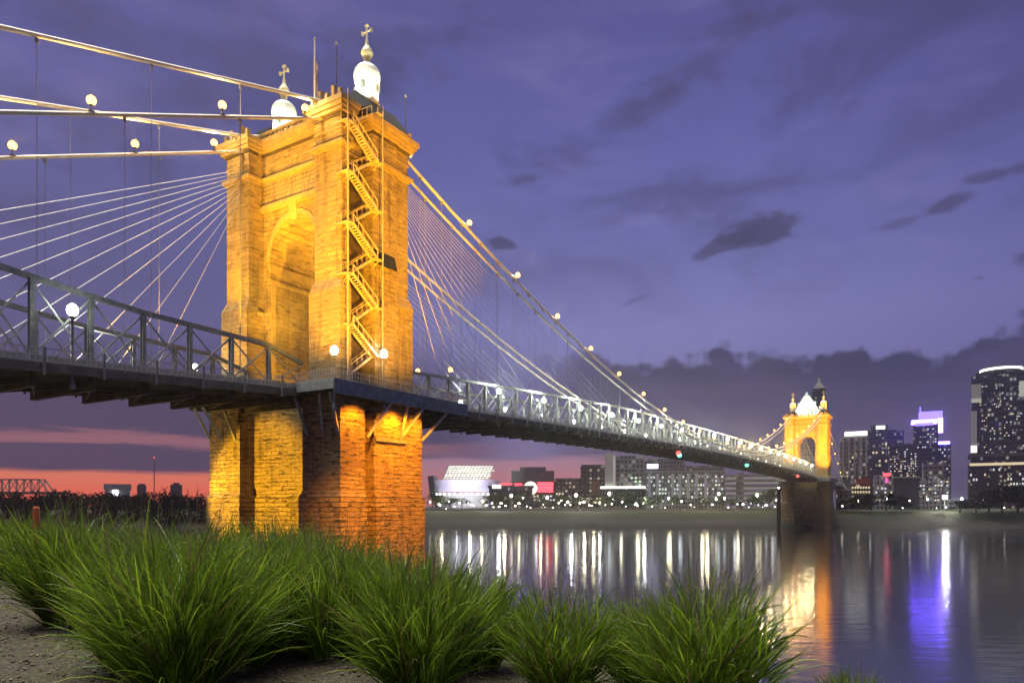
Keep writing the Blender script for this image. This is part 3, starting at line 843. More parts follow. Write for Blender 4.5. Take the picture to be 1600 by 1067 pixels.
# poles on the tower top
def pole(name, label, u, v, z0, z1, r, extra=None):
    t = on_bridge(thing(name, label, 'pole')); t.location = W(u, v, z0)
    b = MB(); b.tube([(0, 0, 0), (0, 0, (z1-z0)*.5), (0, 0, z1-z0)], [r, r*.85, r*.6], 8); b.build('mast', 'white_dome' if name == 'flagpole' else 'steel_dark', t)
    b = MB(); b.lathe((0, 0, z1-z0), [(.04, -.05), (.16, .08), (.16, .2), (.05, .32)], 10); b.build('ball', 'steel_pale', t, True)
    if extra:
        b = MB(); nx = 14
        for i in range(nx):
            for w in range(5): pass
        H = 4.0; zt = z1-z0-2.2
        for i in range(12):
            for w in range(6):
                def P(a, c):
                    f = a/12; g = c/6
                    return (.10+.42*g*(1-.3*f)+.05*math.sin(a*.9), .14*math.sin(c*2.4+f*2), zt-H*f-.5*g)
                b.quad(P(i, w), P(i+1, w), P(i+1, w+1), P(i, w+1))
        b.build('flag', 'flag_cloth', t)
pole('flagpole', 'white flagpole with a limp flag on the tower front', -4.6, -4.6, 55.3, 64.0, .14, True)
pole('mast', 'thin dark mast left of the large lit dome', -3.2, -6.6, 55.3, 63.6, .07)
pole('antenna', 'thin antenna with a small light at the tower right edge', 5.5, -9.4, 55.3, 60.9, .06)

# ------------------------------------------------------------------ flood lighting of the stone
def spot(loc, target, power, col, size, blend=.4, rad=.3):
    l = bpy.data.lights.new('flood_light', 'SPOT'); l.energy = power; l.color = col; l.spot_size = R(size); l.spot_blend = blend; l.shadow_soft_size = rad
    o = bpy.data.objects.new('flood_light', l); COL.objects.link(o); o.location = loc
    o.rotation_euler = (Vector(target)-Vector(loc)).to_track_quat('-Z', 'Y').to_euler()
    return o
AMB = (1.0, .455, .008)
AMB2 = (1.0, .50, .012)
# east face, from the near bank
spot(W(-48, -33, 6.5), W(-1.0, -9.5, 42), 420000, AMB, 25, .5, .5)
spot(W(-30, -62, 6.0), W(3.0, -9.9, 41), 350000, AMB, 25, .5, .5)
# from the deck, raking the south face and the inside of the arch
for v in (-6.4, 6.4):
    spot(W(-23, v*1.16, 25.0), W(-5, v*1.12, 49), 42000 if v > 0 else 24000, AMB2, 50, .6)
    spot(W(-14, v*1.16, 24.8), W(-5, v*1.1, 34), 5200 if v > 0 else 3000, AMB2, 70, .8)
spot(W(-17, -1.5, 24.9), W(0, 4.2, 42), 14000, (1, .52, .03), 44, .6)
spot(W(-9, -2.6, 25.0), W(0, 4.2, 31), 4200, (1, .52, .03), 70, .7)
spot(W(-6, -3.4, 24.6), W(0, 4.2, 45), 8000, (1, .60, .07), 70, .8)
# pier: yellow lamps under the approach, orange lamps under the walkway
spot(W(-29, 6.4, 5), W(-6, 3.7, 12.0), 62000, (1.0, .54, .02), 39, .35)
spot(W(-10.5, 10.5, 10), W(-7, 9.2, 20), 2600, (1.0, .58, .035), 90, .7)
spot(W(-26, -50, 5.5), W(0, -11, 9), 140000, (1.0, .33, .006), 24, .6)
for (u, pw) in ((-5.2, 3700), (.9, 5600), (5.6, 3700)):
    spot(W(u, -13.9, 22.2), W(u, -10.6, 14.5), pw, (1.0, .32, .006), 120, .6)
# domes
for s in (-1, 1):
    for (du, dv) in ((-3.2, -2.2), (-2.8, 2.2), (2.0, -3.0)):
        spot(W(1.0+du, s*7.3+dv, 58.6), W(1.0, s*7.3, 63.0), 950, (1.0, .98, .70), 100, .6, .2)
# distant tower
spot(W(SPAN-40, -34, 24), W(SPAN, -4, 46), 430000, (1.0, .37, .008), 34, .3, .6)
spot(W(SPAN-44, 16, 30), W(SPAN-3, 2, 45), 240000, (1.0, .40, .01), 40, .4, .6)

# ------------------------------------------------------------------ ornamental grasses on the near bank
def grass_mesh(seed, nb, h, spread, plume):
    """upright stems that splay out of a tuft, each carrying long arching leaves"""
    rr = random.Random(seed); b = MB(); tone = []
    def ribbon(pos, d, L, w, droop, tn, ns=5):
        prev = None; pos = Vector(pos); d = Vector(d).normalized()
        side = d.cross(Vector((rr.gauss(0, 1), rr.gauss(0, 1), rr.gauss(0, .4)))).normalized(); out = []
        for k in range(ns+1):
            f = k/ns; ww = w*(1-f**2.2)*(.75+.25*min(1, f*4))+.0005
            l, r = pos+side*ww, pos-side*ww
            if prev: b.quad(prev[0], l, r, prev[1]); tone.append(tn)
            prev = (l, r); out.append(pos.copy())
            d = (d + Vector((0, 0, -1))*(droop*(.3+f)/ns)).normalized()
            pos = pos + d*(L/ns)
        return out
    for _ in range(int(nb/7)):
        a = rr.uniform(0, 6.283); q = rr.random(); r0 = .24*math.sqrt(rr.random())
        lean = spread*(.05+1.15*q); L = h*rr.uniform(.7, 1.08)*(1-.28*q)
        dx, dy = math.cos(a), math.sin(a)
        d = Vector((dx*math.sin(lean), dy*math.sin(lean), math.cos(lean)))
        st = ribbon((dx*r0, dy*r0, 0), d, L, rr.uniform(.003, .005), rr.uniform(0, .35), min(1, max(0, rr.gauss(.4, .2))))
        nl = rr.randint(6, 10)
        for k in range(nl):
            f = rr.uniform(.02, .86); i = min(4, int(f*5)); base = st[i].lerp(st[i+1], f*5-i)
            b2 = rr.uniform(0, 6.283); tilt = rr.uniform(.10, .62)
            dd = (d + Vector((math.cos(b2), math.sin(b2), 0))*tilt + Vector((dx, dy, 0))*.18).normalized()
            ribbon(base, dd, h*rr.uniform(.30, .62)*(1.1-.45*f), rr.uniform(.0042, .0088), rr.random()**2*1.7, min(1, max(0, rr.gauss(.5, .28))))
    b.tone = tone
    me = b.mesh('blades', 'grass_blade')
    p = MB(); tone = []
    for _ in range(int(nb*plume)):
        a = rr.uniform(0, 6.283); lean = rr.uniform(.05, .5)*spread/h*1.2; L = h*rr.uniform(.95, 1.22)
        dx, dy = math.cos(a), math.sin(a); pos = Vector((dx*.1, dy*.1, 0)); ang = lean*.4; tn = rr.random()
        pts = []
        for k in range(7):
            pts.append(pos.copy()); ang += lean*1.0/6
            pos = pos + Vector((dx*math.sin(ang), dy*math.sin(ang), math.cos(ang)))*(L/6)
        for k in range(6):
            w = .0018; s = Vector((-dy, dx, 0))*w
            p.quad(pts[k]-s, pts[k+1]-s, pts[k+1]+s, pts[k]+s); tone.append(tn)
        d = (pts[6]-pts[5]).normalized()
        for k in range(26):                       # feathery seed head
            f = rr.random(); c = pts[5] + (pts[6]-pts[5])*(f*1.15-.1)
            e = Vector((rr.gauss(0, 1), rr.gauss(0, 1), rr.gauss(.7, .6))).normalized()*rr.uniform(.02, .055)*(1.1-f*.7)
            s = e.cross(Vector((rr.random(), rr.random(), .3))).normalized()*.0016
            p.quad(c-s, c+e-s*.3, c+e+s*.3, c+s); tone.append(min(1, tn*.6+rr.random()*.5))
    pm = None
    if plume: p.tone = tone; pm = p.mesh('plumes', 'plume')
    return me, pm
GM = [grass_mesh(1, 1500, 1.32, .45, .012), grass_mesh(2, 1250, 1.24, .40, .015), grass_mesh(3, 1400, 1.14, .46, .02), grass_mesh(4, 1150, 1.14, .52, .04)]
def clump(px, Y, k, s, rot, label, dz=0.0, grp='ornamental grass clumps on the near bank'):
    X = (px-800)/F*Y; z = bank_z(Vector((X, Y)))
    t = thing('ornamental_grass', label, 'grass clump', (X, Y, z-.02+dz), rot, grp); t.scale = (s, s, s)
    obj('blades', GM[k][0], t)
    if GM[k][1]: obj('seed_heads', GM[k][1], t)
FRONT = [
    (285, 5.9, 0, 1.08, .3, 'largest green grass clump, in front at the left'), (205, 6.6, 1, .95, 1.3, 'green grass clump tucked behind the left side of the largest one'),
    (372, 6.8, 0, .95, 2.1, 'green grass clump behind the right side of the largest one'), (110, 8.8, 1, 1.12, 4.0, 'green grass clump beside the bare soil at the left'),
    (655, 6.1, 2, 1.02, .9, 'broad green grass clump below the right edge of the lit pier'), (515, 7.2, 1, .92, 2.9, 'narrow grass clump in front of the pier middle'),
    (875, 6.0, 3, .80, 5.1, 'low feathery grass clump right of the broad one'), (1105, 5.35, 3, .97, 3.6, 'grass clump with dark seed heads over the golden reflection'),
    (1000, 6.2, 3, .72, .5, 'small feathery clump between the two right-hand clumps'), (1335, 5.0, 2, .40, 2.2, 'small tuft peeping in at the bottom right'),
    (430, 7.6, 1, .98, 5.5, 'grass clump between the largest one and the narrow one'), (330, 8.0, 0, .96, 3.3, 'grass clump in the second row behind the largest one'), (220, 8.2, 1, 1.02, .2, 'grass clump in the second row behind the left shoulder of the largest one'), (480, 8.4, 3, .92, 1.9, 'feathery grass clump just below the pier foot'),
    (745, 6.9, 2, .84, 2.6, 'grass clump at the right shoulder of the broad one'), (590, 7.4, 2, .88, 4.5, 'grass clump at the left shoulder of the broad one')]
for a in FRONT: clump(*a)
BACK = [(15, 14.6), (48, 13.2), (135, 10.6), (185, 11.8), (235, 10.0), (290, 9.2), (330, 10.4), (385, 9.0), (440, 8.6), (480, 9.4), (-15, 13.6), (255, 12.2), (100, 12.8), (75, 14.2), (180, 13.8),
        (420, 10.2), (545, 8.4), (640, 8.0), (330, 12.0), (30, 13.6)]
for i, (px, Y) in enumerate(BACK):
    clump(px, Y, i % 4 if i % 3 else 0, random.uniform(.82, 1.02), random.uniform(0, 6), 'green grass clump in the rear rows along the bank crest at the left', 0, 'rear grass clumps along the bank crest')

# marker post
t = thing('marker_post', 'thin orange marker post standing among the grass at the far left', 'post', (*at(57, 800, 12.2).xy, bank_z(at(57, 800, 12.2).xy)))
b = MB(); b.lathe((0, 0, -.3), [(.05, 0), (.05, 1.62), (.035, 1.66)], 10); b.build('shaft', 'post_orange', t)

# ------------------------------------------------------------------ trees
def tree_mesh(seed, h, w, mat):
    rr = random.Random(seed); tr = MB()
    tr.tube([(0, 0, -.3), (.05*h*.3, 0, h*.25), (0, .03*h, h*.55), (.02*h, 0, h*.8)], [h*.035, h*.028, h*.018, h*.006], 7)
    cl = []
    for k in range(13):
        a = rr.uniform(0, 6.28); rad = w*.5*math.sqrt(rr.random())*.85; z = h*rr.uniform(.32, .9)
        rad *= (1.15-.8*max(0, (z/h-.55)/.45))
        c = Vector((rad*math.cos(a), rad*math.sin(a), z)); cl.append((c, w*rr.uniform(.13, .24)))
        tr.tube([(0, 0, h*rr.uniform(.22, .5)), c*.55+Vector((0, 0, z*.4)), c], [h*.014, h*.009, h*.004], 5)
    b = MB(); tone = []
    for (c, r) in cl:
        base = rr.random()*.6
        for _ in range(58):
            d = Vector((rr.gauss(0, 1), rr.gauss(0, 1), rr.gauss(0, .8))).normalized()*r*rr.random()**.4
            p = c+d; s = w*rr.uniform(.022, .05)
            e = Vector((rr.gauss(0, 1), rr.gauss(0, 1), rr.gauss(0, 1))).normalized(); f = e.orthogonal().normalized()
            b.quad(p-e*s, p+f*s*.7, p+e*s, p-f*s*.7); tone.append(min(1, base+rr.random()*.45))
    b.tone = tone
    return tr.mesh('trunk', 'bark'), b.mesh('crown', mat)
TM = {m: [tree_mesh(20+i, 10, 9, m) for i in range(4)] for m in ('tree_leaf', 'tree_leaf_dark')}
def tree(px, py, Y, wpx, hpx, label, grp, mat='tree_leaf', zg=None):
    """py = foot of the tree in the photo"""
    p = at(px, py, Y)
    t = thing('tree', label, 'tree', (p.x, Y, p.z if zg is None else zg), random.uniform(0, 6), grp)
    k = Y/F; t.scale = (wpx*k/9, wpx*k/9, hpx*k/10)
    a, c = random.choice(TM[mat]); obj('trunk', a, t); obj('crown', c, t)

for i, px in enumerate([676, 688, 704, 722, 762, 775, 798, 815, 850, 872, 884, 902, 922, 945, 958, 975, 990, 1010, 1030, 1052, 1063, 1098, 1128, 1142, 1175, 1190]):
    lab = ('small tree on the far bank below the stadium' if px < 790 else 'small tree on the far bank below the brick blocks' if px < 940 else 'small tree on the far bank before the tall white pylon' if px < 1000 else 'small tree on the far bank before the pale apartment block')
    tree(px, 793, 392+random.uniform(-6, 12), random.uniform(18, 32), random.uniform(16, 27), lab, 'small trees along the far bank')
tree(1203, 795, 378, 26, 34, 'yellow-lit tree beside the dark distant pier', 'small trees along the far bank')
for px, h in ((1338, 22), (1362, 26), (1385, 28), (1408, 24), (1322, 16)):
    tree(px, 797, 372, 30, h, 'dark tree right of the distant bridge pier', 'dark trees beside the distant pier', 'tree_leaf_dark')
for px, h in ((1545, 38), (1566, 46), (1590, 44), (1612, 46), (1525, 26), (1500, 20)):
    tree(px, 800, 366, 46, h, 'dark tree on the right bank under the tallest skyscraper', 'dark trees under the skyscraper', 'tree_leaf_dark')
for i, px in enumerate(range(-40, 345, 17)):
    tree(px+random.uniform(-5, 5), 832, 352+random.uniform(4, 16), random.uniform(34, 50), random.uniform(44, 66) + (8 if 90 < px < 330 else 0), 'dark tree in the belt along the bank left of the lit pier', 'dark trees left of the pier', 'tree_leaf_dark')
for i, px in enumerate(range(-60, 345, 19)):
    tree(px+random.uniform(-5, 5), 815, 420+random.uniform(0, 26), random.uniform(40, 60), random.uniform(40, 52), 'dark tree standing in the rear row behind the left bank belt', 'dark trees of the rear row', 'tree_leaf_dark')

# ------------------------------------------------------------------ city
def facade(name, wall, glass, ww, wh, lit, litcol, strength, fill=(.62, .55)):
    """wall with a grid of windows, some of them lit"""
    if name in MATS: return MATS[name]
    m, n, out = new_mat(name); o = obco(n); x, y, z = n.sep(o)
    s = n.add(x, y)
    cx = n.div(s, ww); cz = n.div(z, wh)
    fx = n.m('FRACT', cx); fz = n.m('FRACT', cz)
    wn = n.node('ShaderNodeTexWhiteNoise', noise_dimensions='2D')
    n.link(n.comb(n.m('FLOOR', cx), n.m('FLOOR', cz), 0.0), wn.inputs['Vector'])
    win = n.mul(n.m('LESS_THAN', n.m('ABSOLUTE', n.sub(fx, .5)), fill[0]/2), n.m('LESS_THAN', n.m('ABSOLUTE', n.sub(fz, .5)), fill[1]/2))
    on = n.mul(win, n.m('LESS_THAN', wn.outputs[0], lit))
    f = n.noise(o, .35, 4, .6)
    wc = n.mix(f, tuple(k*.75 for k in wall), tuple(k*1.2 for k in wall))
    c = n.mix(win, wc, glass)
    p = principled(n, out, c, n.lin(win, 0, 1, .8, .15))
    bright = n.lin(wn.outputs[1], 0, 1, .25, 1.0)
    n.put(p.inputs['Emission Color'], n.mix(wn.outputs[1], litcol, (1, .93, .75)))
    n.put(p.inputs['Emission Strength'], n.mul(n.mul(on, bright), strength*.7))
    MATS[name] = m; return m
emit('win_warm', (1, .82, .5), .8); emit('win_white', (.9, .95, 1), .8); emit('win_dim', (.9, .85, .7), .25); emit('strip_white', (1, 1, .9), 3.0)
emit('strip_blue', (.13, .07, 1.0), 22); emit('strip_violet', (.17, .12, 1.0), 3.6); emit('sign_red', (1, .05, .07), 4); emit('sign_lilac', (.8, .75, 1), 3)
emit('glow_green', (.75, 1, .7), 1.0); emit('glow_violet', (.45, .38, .75), .55); emit('strip_warm', (1, .8, .45), 3.2); emit('flood_white', (1, .97, .92), 30); emit('sign_pink', (1, .12, .5), 1.2); emit('panel_white', (1, .98, .85), 1.5)
emit('pylon_glow', (.9, .9, .78), .42)

GZ = 8.4
class Bld:
    """a building seen from the river: local x = along its front, -y = front, z up from the ground"""
    def __init__(s, label, cat, px0, px1, Y, rot=0.0, name='building'):
        az = math.atan(((px0+px1)/2-800)/F)                 # each block is turned a little towards the river bend
        s.px0, s.px1, s.Y = px0, px1, Y; s.k = Y/F; s.c = math.cos(az); rot = -math.degrees(az)*.92
        s.t = thing(name, label, cat, (((px0+px1)/2-800)*s.k, Y, GZ), R(rot))
    def x(s, px): return (px-(s.px0+s.px1)/2)*s.k*s.c
    def z(s, py): return EYE + (HZ-py)*s.k - GZ
    def block(s, name, px0, px1, py0, py1, depth, mat, y0=0.0, parent=None):
        b = MB(); b.box(s.x(px0), s.x(px1), y0, y0+depth, max(-1.5, s.z(py1)), s.z(py0)); return b.build(name, mat, parent or s.t)
    def windows(s, px0, px1, py0, py1, nx, nz, frac, mats, seed, y=-.12, name='window', limit=90):
        rr = random.Random(seed); cells = [(i, j) for i in range(nx) for j in range(nz) if rr.random() < frac]; rr.shuffle(cells)
        x0, x1, z0, z1 = s.x(px0), s.x(px1), s.z(py1), s.z(py0); dx, dz = (x1-x0)/nx, (z1-z0)/nz
        meshes = []
        for m in mats:
            b = MB(); b.box(-dx*.29, dx*.29, -.1, .1, -dz*.24, dz*.24); meshes.append(b.mesh('window', m))
        for (i, j) in cells[:limit]:
            o = obj(name, rr.choice(meshes), s.t); o.location = (x0+(i+.5)*dx, y, z0+(j+.5)*dz)

F_dark = facade('facade_dark', (.035, .035, .04), (.01, .01, .014), 2.6, 3.4, .16, (1, .8, .5), .4)
F_tower = facade('facade_tower', (.03, .032, .05), (.010, .011, .02), 2.4, 3.8, .16, (.9, .92, 1), .35, (.7, .6))
F_brick = facade('facade_brick', (.06, .038, .03), (.012, .012, .014), 3.0, 3.2, .14, (1, .7, .4), .5)
F_pale = facade('facade_pale', (.30, .30, .29), (.03, .035, .04), 2.2, 3.1, .28, (.85, .95, 1), .4, (.5, .6))
F_grey = facade('facade_grey', (.16, .16, .165), (.02, .022, .026), 2.8, 3.3, .2, (1, .9, .7), .4)
F_blue = facade('facade_blue', (.04, .038, .07), (.012, .012, .025), 2.4, 3.4, .2, (.9, .85, 1), .4)

# stadium
def stadium():
    B = Bld('large open stadium with white-lit upper stand and violet lower wall', 'stadium', 668, 790, 560, 0, 'stadium')
    k = B.k
    def arc(rx, ry, z0, z1, flare, a0, a1, th, mat, name, y=28, parent=None, nseg=26):
        b = MB()
        for i in range(nseg):
            p, q = R(a0+(a1-a0)*i/nseg), R(a0+(a1-a0)*(i+1)/nseg)
            def P(a, r, z, g): return ((rx+g)*math.cos(a)*1.0 + r*math.cos(a), y+(ry+g)*math.sin(a) + r*math.sin(a), z)
            b.hexa([P(p, 0, z0, 0), P(q, 0, z0, 0), P(q, -th, z0, 0), P(p, -th, z0, 0), P(p, 0, z1, flare), P(q, 0, z1, flare), P(q, -th, z1, flare), P(p, -th, z1, flare)])
        return b.build(name, mat, parent or B.t)
    zb = B.z
    arc(26, 22, -1, zb(770), 1, 180, 360, 3, 'concrete', 'base')
    arc(27, 23, zb(768), zb(749), 4, 185, 330, 1.5, simple('stadium_panel', (.5, .45, .58), .4, 0, .1, .3), 'lower_stand')
    arc(30, 25, zb(776), zb(742), 2, 160, 215, 3, 'dark_cladding', 'outer_wall')
    # bright lamp row along the foot of the lower stand
    for i in range(14):
        a = R(205+i*9.2); b = MB(); b.box(-.6, .6, -.3, .3, -.45, .45); o = b.build('floodlamp', 'lamp_town_cool', B.t); o.location = (29*math.cos(a), 28+25*math.sin(a), zb(771.5)); o.rotation_euler = (0, 0, a+R(90))
    # upper stand: slanting bright tiers with dark gaps
    up = MB()
    x0, x1 = B.x(690), B.x(776)
    for i in range(8):
        f = i/8; f1 = (i+.62)/8
        za, zc = zb(750)+(zb(724)-zb(750))*f, zb(750)+(zb(724)-zb(750))*f1
        sh = 10*f; up.hexa([(x0+sh*.5, 18+6*f, za), (x1+sh*.4-6, 18+6*f, za), (x1+sh*.4-6, 18.5+6*f, za), (x0+sh*.5, 18.5+6*f, za), (x0+sh*.5+1, 18.6+6*f, zc), (x1+sh*.4-5, 18.6+6*f, zc), (x1+sh*.4-5, 19.2+6*f, zc), (x0+sh*.5+1, 19.2+6*f, zc)])
    up.build('upper_stand', simple('stand_white', (.7, .75, .68), .6, 0, .3, .5), B.t)
    tr = MB()
    for i in range(15):
        f = i/14; xa = x0+(x1-x0-6)*f; tr.bar((xa-1.5, 17.6, zb(752)), (xa+5.5, 24.6, zb(723)), .45, .45)
    tr.build('roof_truss', 'steel_dark', B.t)
    for i in range(11):
        f = i/10
        for zz in (733, 741):
            b = MB(); b.box(-.8, .8, -.3, .3, -.4, .4); o = b.build('floodlamp', 'panel_white', B.t); o.location = (x0+3+(x1-x0-8)*f + (741-zz)*.4, 17.0+(750-zz)*.2, zb(zz))
    l = bpy.data.lights.new('stadium_light', 'SPOT'); l.energy = 120000; l.color = (.92, 1, .9); l.spot_size = R(70); l.shadow_soft_size = 2
    lo = bpy.data.objects.new('stadium_light', l); COL.objects.link(lo); c = B.t.location; lo.location = (c.x, c.y-35, 34)
    lo.rotation_euler = (Vector((c.x, c.y+20, 36))-Vector(lo.location)).to_track_quat('-Z', 'Y').to_euler()
    l2 = bpy.data.lights.new('stadium_light', 'AREA'); l2.energy = 7000; l2.color = (.62, .5, 1.0); l2.size = 40; l2.shape = 'RECTANGLE'; l2.size_y = 2
    lo = bpy.data.objects.new('stadium_light', l2); COL.objects.link(lo); lo.location = (c.x, c.y-20, 12); lo.rotation_euler = (Vector((c.x, c.y+2, 24))-Vector(lo.location)).to_track_quat('-Z', 'Y').to_euler()
stadium()

B = Bld('low dark annex with red glow beside the stadium', 'building', 764, 832, 540)
B.block('wall', 764, 832, 762, 800, 25, F_dark); B.block('roof', 762, 834, 758.5, 762, 26, 'dark_cladding', -.6); B.block('sign', 769, 783, 757, 763, .6, 'panel_white', -1.4); B.block('sign', 784, 800, 754.5, 757.5, .6, 'sign_red', 2)
B = Bld('dark arena with stepped roof, red glow and a round white sign', 'arena', 797, 868, 590)
B.block('wall', 797, 868, 752, 800, 40, F_brick); B.block('roof', 799, 866, 735, 752, 34, 'dark_cladding', 2); B.block('roof', 812, 853, 729, 735.5, 28, 'dark_cladding', 4)
B.block('red_wall', 840, 864, 753, 769, .8, 'sign_red', -.6); B.block('red_wall', 804, 816, 755, 762, .8, 'sign_red', -.6)
b = MB(); b.lathe((0, 0, 0), [(5.6, -.3), (5.6, .3)], 28); o = b.build('sign', 'panel_white', B.t); o.location = (B.x(829), -1.0, B.z(762.5)); o.rotation_euler = (R(90), 0, 0)
B.windows(797, 868, 772, 784, 14, 2, .7, ('win_warm', 'win_white'), 5)
B = Bld('small dark brick block between arena and brick tower', 'building', 868, 908, 570); B.block('wall', 868, 908, 749, 800, 25, F_brick); B.block('roof', 867, 909, 747, 749, 26, 'dark_cladding', -.5); B.windows(868, 908, 768, 786, 9, 3, .4, ('win_warm', 'win_dim'), 3)
B = Bld('square dark brick block left of the tall white pylon', 'building', 907, 945, 560); B.block('wall', 907, 945, 728, 800, 22, F_brick); B.block('roof', 909, 943, 725.5, 728, 20, 'dark_cladding', 1); B.block('lit_bay', 924, 938, 751, 774, .5, simple('orange_brick', (.22, .10, .05), .9), -.4); B.windows(907, 945, 776, 787, 8, 2, .6, ('win_warm',), 9)
B = Bld('grey office block with tall white pylon and glowing ledge', 'office block', 944, 1006, 520)
B.block('wall', 962, 1006, 712, 775, 24, F_grey); B.block('pylon', 945, 961, 708, 776, 14, simple('pylon_stone', (.55, .54, .48), .8), -2); B.block('ledge', 938, 1008, 760, 763, 8, 'strip_white', -4); B.block('base', 940, 1008, 763, 800, 26, F_dark, -3); B.windows(984, 1003, 744, 760, 3, 3, .9, ('win_dim', 'glow_green'), 2)
B.block('lit_face', 958.5, 960.8, 712, 758, .4, 'pylon_glow', -2.5)
B = Bld('pale wide apartment block with white window strips', 'apartment block', 1008, 1132, 500)
B.block('wall', 1008, 1132, 737, 800, 24, F_pale); B.block('roof', 1006, 1134, 735, 737.5, 25, 'concrete', -.6)
for i, px in enumerate((1012, 1025, 1049, 1060, 1073, 1086, 1100)): B.block('bay', px, px+4.5, 740, 778, .8, simple('bay_white', (.6, .62, .62), .6), -.7)
B.windows(1010, 1130, 742, 786, 26, 7, .45, ('win_white', 'win_dim', 'glow_green'), 12); B.block('sign', 1010, 1028, 724, 731, .8, 'sign_lilac', 2); B.block('sign_frame', 1009, 1029, 722, 737, 1.0, 'dark_cladding', 3.2)
B = Bld('tall grey hotel slab behind the pale apartment block', 'hotel', 1004, 1130, 640); B.block('wall', 1004, 1070, 716, 800, 25, F_grey); B.block('wall', 1072, 1130, 728, 800, 25, F_grey)
B = Bld('open parking garage with glowing level bands', 'parking garage', 1132, 1222, 470)
for i in range(6): B.block('floor_slab', 1132, 1222, 741+i*8, 743.5+i*8, 22, 'concrete', 0 if i % 2 else .4); B.block('lit_level', 1134, 1220, 744.5+i*8, 747.3+i*8, 1, 'win_dim', 4)
B.block('core', 1150, 1162, 738, 800, 20, F_grey, 1.0)

# behind and right of the distant tower
B = Bld('skyscraper with a white-lit stepped pyramid top behind the distant tower', 'skyscraper', 1238, 1284, 640)
B.block('wall', 1240, 1282, 662, 800, 22, F_pale); B.block('crown', 1238, 1284, 641, 661, 24, simple('crown_stone', (.7, .7, .6), .7), -.8)
for i in range(8): B.block('column', 1239.5+i*5.6, 1242+i*5.6, 643, 659, .8, 'glow_green', -1.8)
b = MB(); x0, x1 = B.x(1242), B.x(1280); b.frustum((x0, x1, 1, 21), B.z(641), (B.x(1257), B.x(1265), 8, 13), B.z(616)); b.build('pyramid_roof', simple('crown_stone', (.7, .7, .6), .7), B.t)
b = MB(); b.frustum((B.x(1258), B.x(1264), 8.5, 12.5), B.z(617), (B.x(1260), B.x(1262), 10, 11), B.z(610)); b.build('lantern', 'glow_green', B.t)
for px, py in ((1242, 640), (1281, 638), (1248, 632), (1274, 630), (1261, 626)): B.block('parapet_light', px-1.2, px+1.2, py-3, py+1, 1, 'panel_white', -1.4+(640-py)*.35)
c = B.t.location; spot((c.x-10, c.y-26, GZ+B.z(670)), (c.x, c.y+8, GZ+B.z(632)), 160000, (1, .97, .82), 80, .5, 1)
B = Bld('slim dark stone spire tower behind the distant bridge tower', 'skyscraper', 1264, 1296, 760); B.block('wall', 1266, 1294, 628, 800, 20, F_dark); B.block('setback', 1269, 1291, 606, 628.5, 15, F_dark, 2)
b = MB(); b.frustum((B.x(1270), B.x(1290), 3, 16), B.z(606.5), (B.x(1278), B.x(1282), 8, 11), B.z(594)); b.build('roof', 'dark_cladding', B.t); B.block('lantern', 1278.5, 1281.5, 588, 595, 2, 'win_dim', 8.5)
B = Bld('mid-rise with columns and a bright white roof strip', 'office block', 1313, 1356, 560); B.block('wall', 1313, 1356, 684, 800, 25, F_grey); B.block('roof_strip', 1320, 1355, 674, 680, 2, 'strip_white', 1); B.block('attic', 1318, 1357, 679.5, 684.5, 22, 'concrete', 2)
for i in range(5): B.block('column', 1316+i*9, 1319+i*9, 685, 745, .8, 'concrete', -.7)
B.windows(1313, 1356, 700, 770, 10, 12, .2, ('win_warm', 'win_dim'), 6)
B = Bld('purple-grey slab with a small bright rooftop sign', 'office block', 1352, 1412, 640); B.block('wall', 1352, 1412, 672, 800, 28, F_blue); B.block('attic', 1360, 1388, 663, 672.5, 16, 'dark_cladding', 3); B.block('sign', 1369, 1383, 664.5, 669.5, .6, 'strip_white', 2); B.windows(1352, 1412, 690, 770, 12, 12, .18, ('win_warm', 'win_dim'), 16)
B = Bld('dark block crowded with small lit windows left of the violet tower', 'office block', 1390, 1432, 540); B.block('wall', 1390, 1432, 696, 800, 26, F_blue); B.block('roof', 1396, 1428, 693, 696.5, 20, 'dark_cladding', 2); B.windows(1390, 1432, 700, 745, 13, 12, .34, ('win_warm', 'win_white', 'win_dim'), 26)
B = Bld('tower crowned with a glowing blue-violet lantern', 'skyscraper', 1426, 1486, 600)
B.block('wall', 1427, 1466, 664, 800, 24, F_blue); B.block('wing', 1464, 1486, 694, 800, 22, F_blue, 1); B.block('strip', 1462, 1484, 690, 694.5, .8, 'strip_blue', .4)
B.block('crown', 1436, 1473, 642, 653, 12, 'strip_violet', 2); B.block('crown_edge', 1466.5, 1473.5, 653.2, 676, 3, 'strip_blue', 1.5); B.block('crown_base', 1424, 1466, 655, 658.5, 22, 'strip_blue', -.8); B.block('crown_strip', 1430, 1458, 660, 664.2, 3, 'strip_violet', -.4); B.block('spire', 1437, 1439, 634, 642.5, 1, 'strip_violet', 3)
B.windows(1428, 1464, 668, 700, 9, 8, .3, ('win_white', 'win_dim'), 36); B.windows(1464, 1485, 700, 750, 6, 10, .25, ('win_white', 'win_dim'), 37, .8)
B = Bld('grey mid-rise in front of the violet-crowned tower', 'office block', 1432, 1484, 480); B.block('wall', 1442, 1478, 722, 800, 20, F_grey); B.block('wall', 1434, 1484, 747, 800, 22, F_pale, -2); B.windows(1436, 1482, 750, 784, 10, 6, .4, ('win_white', 'win_dim', 'win_warm'), 46, -2.2)
B = Bld('tallest dark skyscraper with lit corner bays and a curved bright rooftop band', 'skyscraper', 1513, 1606, 560)
B.block('wall', 1517, 1602, 586, 800, 34, F_tower); B.block('setback', 1524, 1602, 580, 587, 28, F_tower, 2)
b = MB(); b.lathe((B.x(1566), 14, 0), [(14, B.z(580)), (14, B.z(574))], 30); b.build('drum', 'dark_cladding', B.t)
